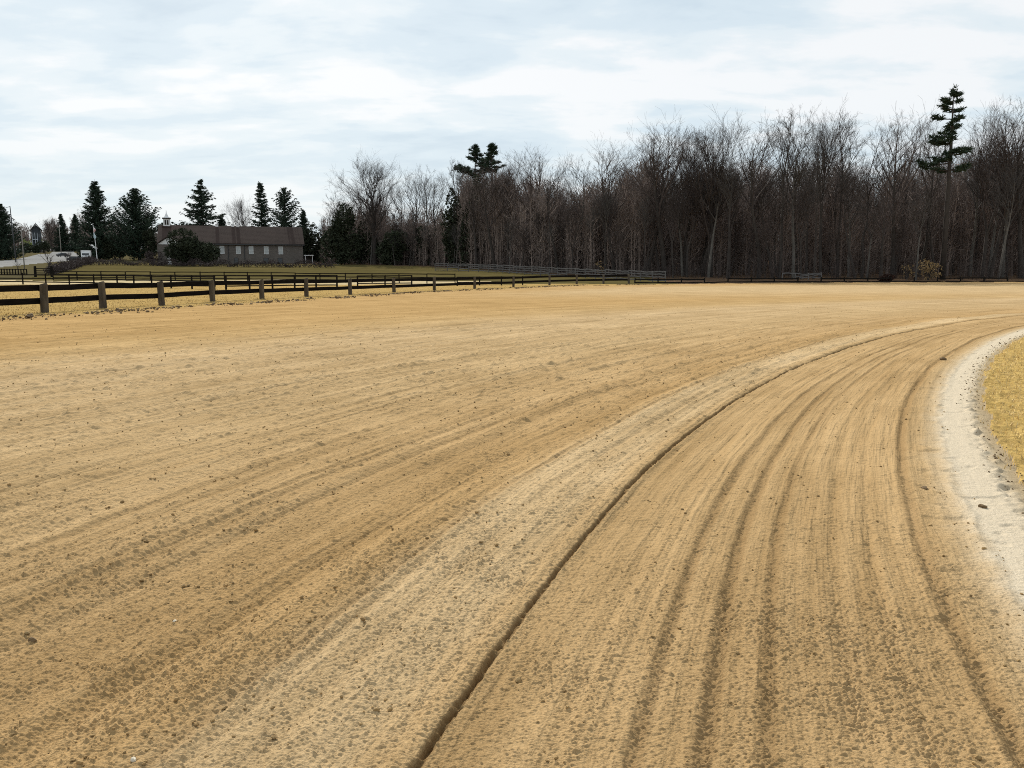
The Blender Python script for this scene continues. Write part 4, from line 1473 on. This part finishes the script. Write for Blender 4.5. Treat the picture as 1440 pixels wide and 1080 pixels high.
def window(x0, z0, w_, h_, pane, fr_=0.10):
    f_ = MB(20)
    f_.box((x0 - fr_, -0.06, z0 - fr_), (x0, 0.0, z0 + h_ + fr_)); f_.box((x0 + w_, -0.06, z0 - fr_), (x0 + w_ + fr_, 0.0, z0 + h_ + fr_))
    f_.box((x0 + 0.002, -0.06, z0 + h_), (x0 + w_ - 0.002, 0.0, z0 + h_ + fr_)); f_.box((x0 + 0.002, -0.12, z0 - fr_), (x0 + w_ - 0.002, 0.0, z0 - 0.002))
    f_.box((x0 + 0.003, -0.05, z0 + h_ * 0.5 - 0.03), (x0 + w_ - 0.003, -0.01, z0 + h_ * 0.5 + 0.03))
    wobj = f_.build('window', white_paint if pane is pale_glass else dark_wood, bld)
    p_ = MB(21); p_.box((x0 + 0.004, -0.035, z0 + 0.003), (x0 + w_ - 0.004, -0.004, z0 + h_ - 0.003)); p_.build('pane', pane, wobj)


for x_ in (14.6, 18.6, 21.8, 25.6, 29.3):
    window(x_, 2.85, 0.95, 1.85, pale_glass)
for x_, w_ in ((18.0, 0.9), (25.4, 1.1), (29.0, 1.0)):
    window(x_, 0.35, w_, 1.35, dark_glass)
b = MB(30); b.box((2.1, -2.66, 0.0), (3.3, -2.603, 2.1)); dr_ = b.build('door', white_paint, bld)
b = MB(33); b.box((3.1, -2.72, 1.0), (3.18, -2.663, 1.12)); b.build('handle', dark_metal, dr_)
for x_ in (16.6, 20.6):
    b = MB(31); b.tube([Vector((x_, -0.1, 0)), Vector((x_, -0.1, Hw - 0.4))], [0.07, 0.07], 8); b.build('downpipe', dark_metal, bld)
# small porch at the right end
b = MB(32)
for x_ in (Lb + 0.4, Lb + 2.2): b.box((x_, -1.2, -0.5), (x_ + 0.16, -1.04, 2.4))
b.box((Lb + 0.2, -1.4, 2.403), (Lb + 2.6, 1.6, 2.6))
b.build('porch', white_paint, bld)
b = MB(34); b.box((Lb + 0.003, 0.4, -0.5), (Lb + 2.3, 1.4, 2.4)); b.build('porch_wall', dark_wood, bld)

p = on(262, 196); p2, h2 = ever(270, 320, 196)
mound('cedar_tree', 'broad rounded dark cedar hiding the left part of the stone building', 'tree', on(270, 196), 16.5, 9, h2, 3600, cedar_mat, 58, 0.55, group=EG)
p = on(238, 200); mound('shrub', 'low pale shrub left of the stone building near its front wing', 'shrub', on(216, 203), 5, 3, 3.6, 260, hedge_mat, 59, 0.4)
p, h = ever(337, 270, 275); place_tree('oak', p, h=h, rz=1.0, label='grey bare tree with an open fan crown behind the middle of the roof', group=WG, sx=0.9)
p, h = ever(165, 282, 262); place_tree('vase', p, h=h, rz=2.0, label='faint bare tree between the two left spruces', group=WG)
p, h = ever(118, 288, 300); place_tree('tall', p, h=h, rz=2.6, label='faint bare tree just left of the tall drooping spruce', group=WG)
p, h = ever(460, 325, 250); place_tree('young2', p, h=h, rz=0.6, label='low bare tree in the gap between the building and the wood', group=WG)

# ------------------------------------------------------------------ far left: road side
def small_tree(u, v_, top, label, k='small', sx=1.0):
    p = at(u, v_)
    place_tree(k, p, top_z=height_at(top, p.y), rz=trg.uniform(0, 6), label=label, group='small roadside trees', sx=sx)


small_tree(68, 387, 348, 'small bare tree with a forked trunk between the paddock and the road', sx=1.0)
small_tree(25, 382, 365, 'tiny pruned bare tree at the far left before the road', sx=1.2)
small_tree(94, 373, 352, 'left of the two thin saplings beside the hedge by the road', 'young', 1.0)
small_tree(99, 371, 350, 'right of the two thin saplings beside the hedge by the road', 'young2', 1.0)


def pole(label, p, h, r, m, arms=0, cat='pole', name='utility_pole', lean=0.0, lamp=False):
    root = thing(name, label, cat, p)
    b = MB(1); b.tube([Vector((0, 0, -0.4)), Vector((lean * 0.5, 0, h * 0.5)), Vector((lean, 0, h))], [r, r * 0.85, r * 0.65], 9); b.build('shaft', m, root, smooth=True)
    for k in range(arms):
        b = MB(2)
        z = h - 0.4 - 0.9 * k
        b.box((lean - 1.2, -0.14, z - 0.08), (lean + 1.2, -0.02, z + 0.08)); ca = b.build('crossarm', m, root)
        for x_ in (-1.05, -0.5, 0.5, 1.05):
            b = MB(3); b.tube([Vector((lean + x_, -0.08, z + 0.083)), Vector((lean + x_, -0.08, z + 0.25))], [0.05, 0.04], 6); b.build('insulator', white_paint, ca)
    if lamp:
        b = MB(4); b.tube([Vector((lean, 0, h - 0.1)), Vector((lean - 1.0, 0, h - 0.35)), Vector((lean - 2.2, 0, h - 1.0))], [0.07, 0.06, 0.05], 6); b.build('arm', m, root)
        b = MB(5); b.prism([(lean - 2.9, -0.18, h - 1.25), (lean - 2.2, -0.18, h - 1.0), (lean - 2.2, 0.18, h - 1.0), (lean - 2.9, 0.18, h - 1.25)], (0.04, 0, -0.16)); b.build('lamp_head', dark_metal, root)
    return root


yy = 235; p = on(22.5, yy); pole('tall dark street lamp with its arm reaching left, beside the spruce at the frame edge', p, height_at(290, yy) - p.z, 0.17, dark_metal, name='street_lamp', cat='street lamp', lamp=True, lean=-0.4)
p = at(34.5, 378); pole('plain grey pole standing on the near side of the road', p, height_at(318, p.y) - p.z, 0.12, grey_wood, 0)
yy = 420; p = on(86, yy); pole('distant pole with a crossarm behind the road, in front of the blue trees', p, height_at(318, yy) - p.z, 0.20, grey_wood, 1)

yy = 230
p = on(137, yy)
fpole = thing('flagpole', 'white flagpole in front of the tall drooping spruce', 'flagpole', p)
hF = height_at(318, yy) - p.z
b = MB(1); b.tube([Vector((0, 0, -0.3)), Vector((-0.15, 0, hF * 0.5)), Vector((-0.5, 0, hF))], [0.12, 0.10, 0.06], 8); b.build('shaft', white_paint, fpole)
b = MB(2); b.tube([Vector((-0.5, 0, hF)), Vector((-0.5, 0, hF + 0.09)), Vector((-0.5, 0, hF + 0.18))], [0.05, 0.11, 0.03], 8); b.build('finial', white_paint, fpole)


def flag_fn(t, bs):
    ob = t.n('ShaderNodeTexCoord').outputs['Object']
    z = t.n('ShaderNodeSeparateXYZ', {0: ob}).outputs[2]
    s = t.math('DIVIDE', t.math('SUBTRACT', z, hF - 3.2), 3.0)
    link(t, t.ramp(s, [(0.0, (0.55, 0.68, 0.74)), (0.42, (0.60, 0.70, 0.74)), (0.5, (0.75, 0.62, 0.62)), (0.7, (0.72, 0.38, 0.38)), (0.85, (0.76, 0.72, 0.72))]), bs, 'Base Color')


flag_mat = mat('flag_cloth', flag_fn, 0.9)
fv, ff = [], []
for i in range(13):
    zt = hF - 0.25 - i * 0.25
    for j in range(7):
        s = j / 6
        fv.append((-0.42 + s * (0.5 + 0.35 * math.sin(i * 0.8)) * (0.6 + 0.03 * i), -0.15 + 0.16 * math.sin(s * 7 + i * 0.35), zt - 0.25 * s))
for i in range(12):
    for j in range(6):
        a = i * 7 + j
        ff.append((a, a + 1, a + 8, a + 7))
me = bpy.data.meshes.new('flag'); me.from_pydata([Vector(q) for q in fv], [], ff); me.materials.append(flag_mat)
fo = put(bpy.data.objects.new('flag', me))
fo.location = p
sm = fo.modifiers.new('thickness', 'SOLIDIFY'); sm.thickness = 0.02
tag(fo, 'red and pale blue flag hanging limp on the white flagpole', 'flag')


def truck(p, rz):
    root = thing('box_truck', 'white box truck parked beside the road left of the flagpole', 'truck', p, rz)
    b = MB(1); b.box((-1.2, -2.2, 0.85), (1.2, 2.6, 3.2)); b.build('cargo_box', white_paint, root)
    b = MB(2); b.prism([(-1.05, -4.0, 0.6), (-1.05, -2.203, 0.6), (-1.05, -2.203, 2.4), (-1.05, -3.0, 2.4), (-1.05, -3.5, 1.6), (-1.05, -4.0, 1.45)], (2.1, 0, 0)); b.build('cab', white_paint, root)
    b = MB(3); b.prism([(-0.9, -3.42, 1.70), (-0.9, -3.02, 2.34), (0.9, -3.02, 2.34), (0.9, -3.42, 1.70)], (0, -0.03, 0.02)); b.build('windscreen', dark_glass, root)
    b = MB(4); b.box((-0.5, -2.1, 0.45), (0.5, 2.5, 0.847)); b.build('chassis', dark_metal, root)
    b = MB(6); b.box((-1.15, 2.603, 0.5), (1.15, 2.72, 0.75)); b.build('bumper', dark_metal, root)
    for sx in (-1, 1):
        for y_ in (-3.1, 1.6):
            b = MB(5); b.tube([Vector((sx * 1.12, y_, 0.45)), Vector((sx * 0.85, y_, 0.45))], [0.45, 0.45], 14); wl = b.build('wheel', dark_metal, root)
        b = MB(7); b.box((sx * 0.75 - 0.15, -4.05, 0.85), (sx * 0.75 + 0.15, -4.003, 1.05)); b.build('headlight', pale_glass, root)
    return root


truck(on(122, 236), R_(24))


def car(p, rz, label, m):
    root = thing('parked_car', label, 'car', p, rz)
    b = MB(1)
    prof = [(-2.2, 0.35), (2.2, 0.35), (2.25, 0.75), (1.3, 0.95), (0.75, 1.42), (-1.1, 1.45), (-1.75, 1.0), (-2.25, 0.9)]
    b.prism([(q[0], -0.85, q[1]) for q in prof], (0, 1.7, 0)); b.build('body', m, root)
    for s in (-1, 1):
        b = MB(2); b.prism([(q[0], s * 0.853, q[1]) for q in [(-1.5, 1.0), (1.05, 0.98), (0.7, 1.34), (-1.05, 1.37)]], (0, s * 0.01, 0)); b.build('window', dark_glass, root)
        for x_ in (-1.4, 1.4):
            b = MB(3); b.tube([Vector((x_, s * 0.88, 0.33)), Vector((x_, s * 0.66, 0.33))], [0.33, 0.33], 12); b.build('wheel', dark_metal, root)
    return root


car(on(107, 240), R_(15), 'dark parked car just left of the white box truck', simple('dark_car_paint', (0.012, 0.013, 0.016), (0.02, 0.021, 0.024), 1.0, rough=0.25, spec=0.5))
car(at(88.5, 361), R_(60), 'small dark car out on the pale road', MATS['dark_car_paint'])

# dark house with a gable roof and white porch, far behind the road
yy = 440
p = on(52, yy)
hs = thing('house', 'distant dark gabled house with a pale two-storey porch behind the road', 'house', p, R_(30))
hs.scale = (0.72, 0.72, 1)
zt = height_at(315, yy) - p.z; ze = height_at(323, yy) - p.z
b = MB(1); b.prism([(-2.6, 0, -1), (3.6, 0, -1), (3.6, 0, ze), (0.5, 0, zt - 0.4), (-2.6, 0, ze)], (0, 6, 0)); b.build('wall', simple('dark_siding', (0.04, 0.046, 0.054), (0.06, 0.066, 0.074), 0.6), hs)
b = MB(2); b.prism([(-3.6, -1.6, ze - 0.9), (0.5, -1.6, zt), (4.6, -1.6, ze - 0.9), (4.6, -1.6, ze - 0.4), (0.5, -1.6, zt + 0.5), (-3.6, -1.6, ze - 0.4)], (0, 8.0, 0)); b.build('roof', dark_wood, hs)
b = MB(3)
for x_ in (-2.4, -0.6, 0.9): b.box((x_, -1.2, -1), (x_ + 0.35, -0.85, ze - 1.6))
b.box((-2.5, -1.3, ze * 0.55), (1.4, -0.003, ze * 0.55 + 0.45))
b.build('porch', simple('grey_paint', (0.30, 0.33, 0.36), (0.4, 0.43, 0.46), 1.0), hs)
for x_ in (-1.9, 1.8):
    b = MB(4); b.box((x_, -0.06, ze * 0.66), (x_ + 1.3, -0.003, ze * 0.66 + 2.0)); b.build('window', dark_glass, hs)

for k_, (u_, tv_, w_) in enumerate(((36, 341, 8), (47, 344, 9), (60, 339, 9))):
    p, h = ever(u_, tv_, 424)
    mound('shrub', ('leftmost', 'middle', 'rightmost')[k_] + ' of three dark shrubs hiding the foot of the distant gabled house', 'shrub', p, w_, 5, max(3, h), 420, cedar_mat, 130 + k_, 0.8)

# picket fence and gate posts before the road
pp = run([at(-40, 386), at(38, 387)], 20)
pk = thing('picket_fence', 'dark low picket fence at the far left before the road', 'fence', pp[0])
for q in pp:
    b = MB(1); post_mesh(b, q, 1.05, 0.16, 0.12, 0.02, int(q.x * 10)); b.build('picket', paddock_mat, pk, pk.location)
for h in (0.35, 0.98):
    b = MB(2)
    for a_, c_2 in zip(pp[:-1], pp[1:]): b.plank(a_ + Vector((0, -0.09, h)), c_2 + Vector((0, -0.09, h)), 0.13, 0.05, 1, 0.01)
    b.build('rail', paddock_mat, pk, pk.location)
g0, g1 = at(50, 389.5), at(73, 389.5)
gt = thing('field_gate', 'dark wooden field gate between heavy posts, below the small forked tree', 'gate', g0)
for q in (g0, g1):
    b = MB(1); post_mesh(b, q, 1.75, 0.32, 0.32, 0.02, 5); b.build('post', paddock_mat, gt, gt.location)
for h in (0.3, 0.65, 1.0, 1.35):
    b = MB(2); b.plank(g0 + Vector((0.2, 0, h)), g1 + Vector((-0.2, 0, h)), 0.14, 0.06, 2, 0.01); b.build('bar', paddock_mat, gt, gt.location)

# far wood behind the road: bluish band of bare crowns and evergreens
FWY = 520
cs, hs_ = [], []
for i in range(330):
    u = trg.uniform(-60, 260); yy = trg.uniform(FWY - 20, FWY + 60)
    p = on(u, yy)
    tv = np.interp(u, [-60, 25, 60, 75, 100, 130, 260], [318, 312, 314, 306, 306, 300, 330]) + trg.uniform(-4, 22)
    cs.append(tuple(p)); hs_.append(max(4, height_at(tv, yy) - p.z))
brush('far_wood', 'hazy band of bare trees on the rise behind the road', 'far wood', np.array(cs), np.array(hs_), 110, brush_mat, (0.08, 0.2), 0.2)
for i, (u, tv, lb) in enumerate(((70, 302, 'distant bare crown above the far band of trees, left of the spruce'), (60, 306, None), (86, 300, 'distant pointed evergreen above the far band of trees'), (106, 300, 'second distant evergreen above the far band, next to the drooping spruce'))):
    p, h = ever(u, tv, FWY - 30)
    if i == 0: place_tree('oak', p, h=h, rz=3, label=lb, group=WG)
    elif i > 1: spruce('spruce_tree', lb, p, h, h * 0.30, 90 + i, group=EG)
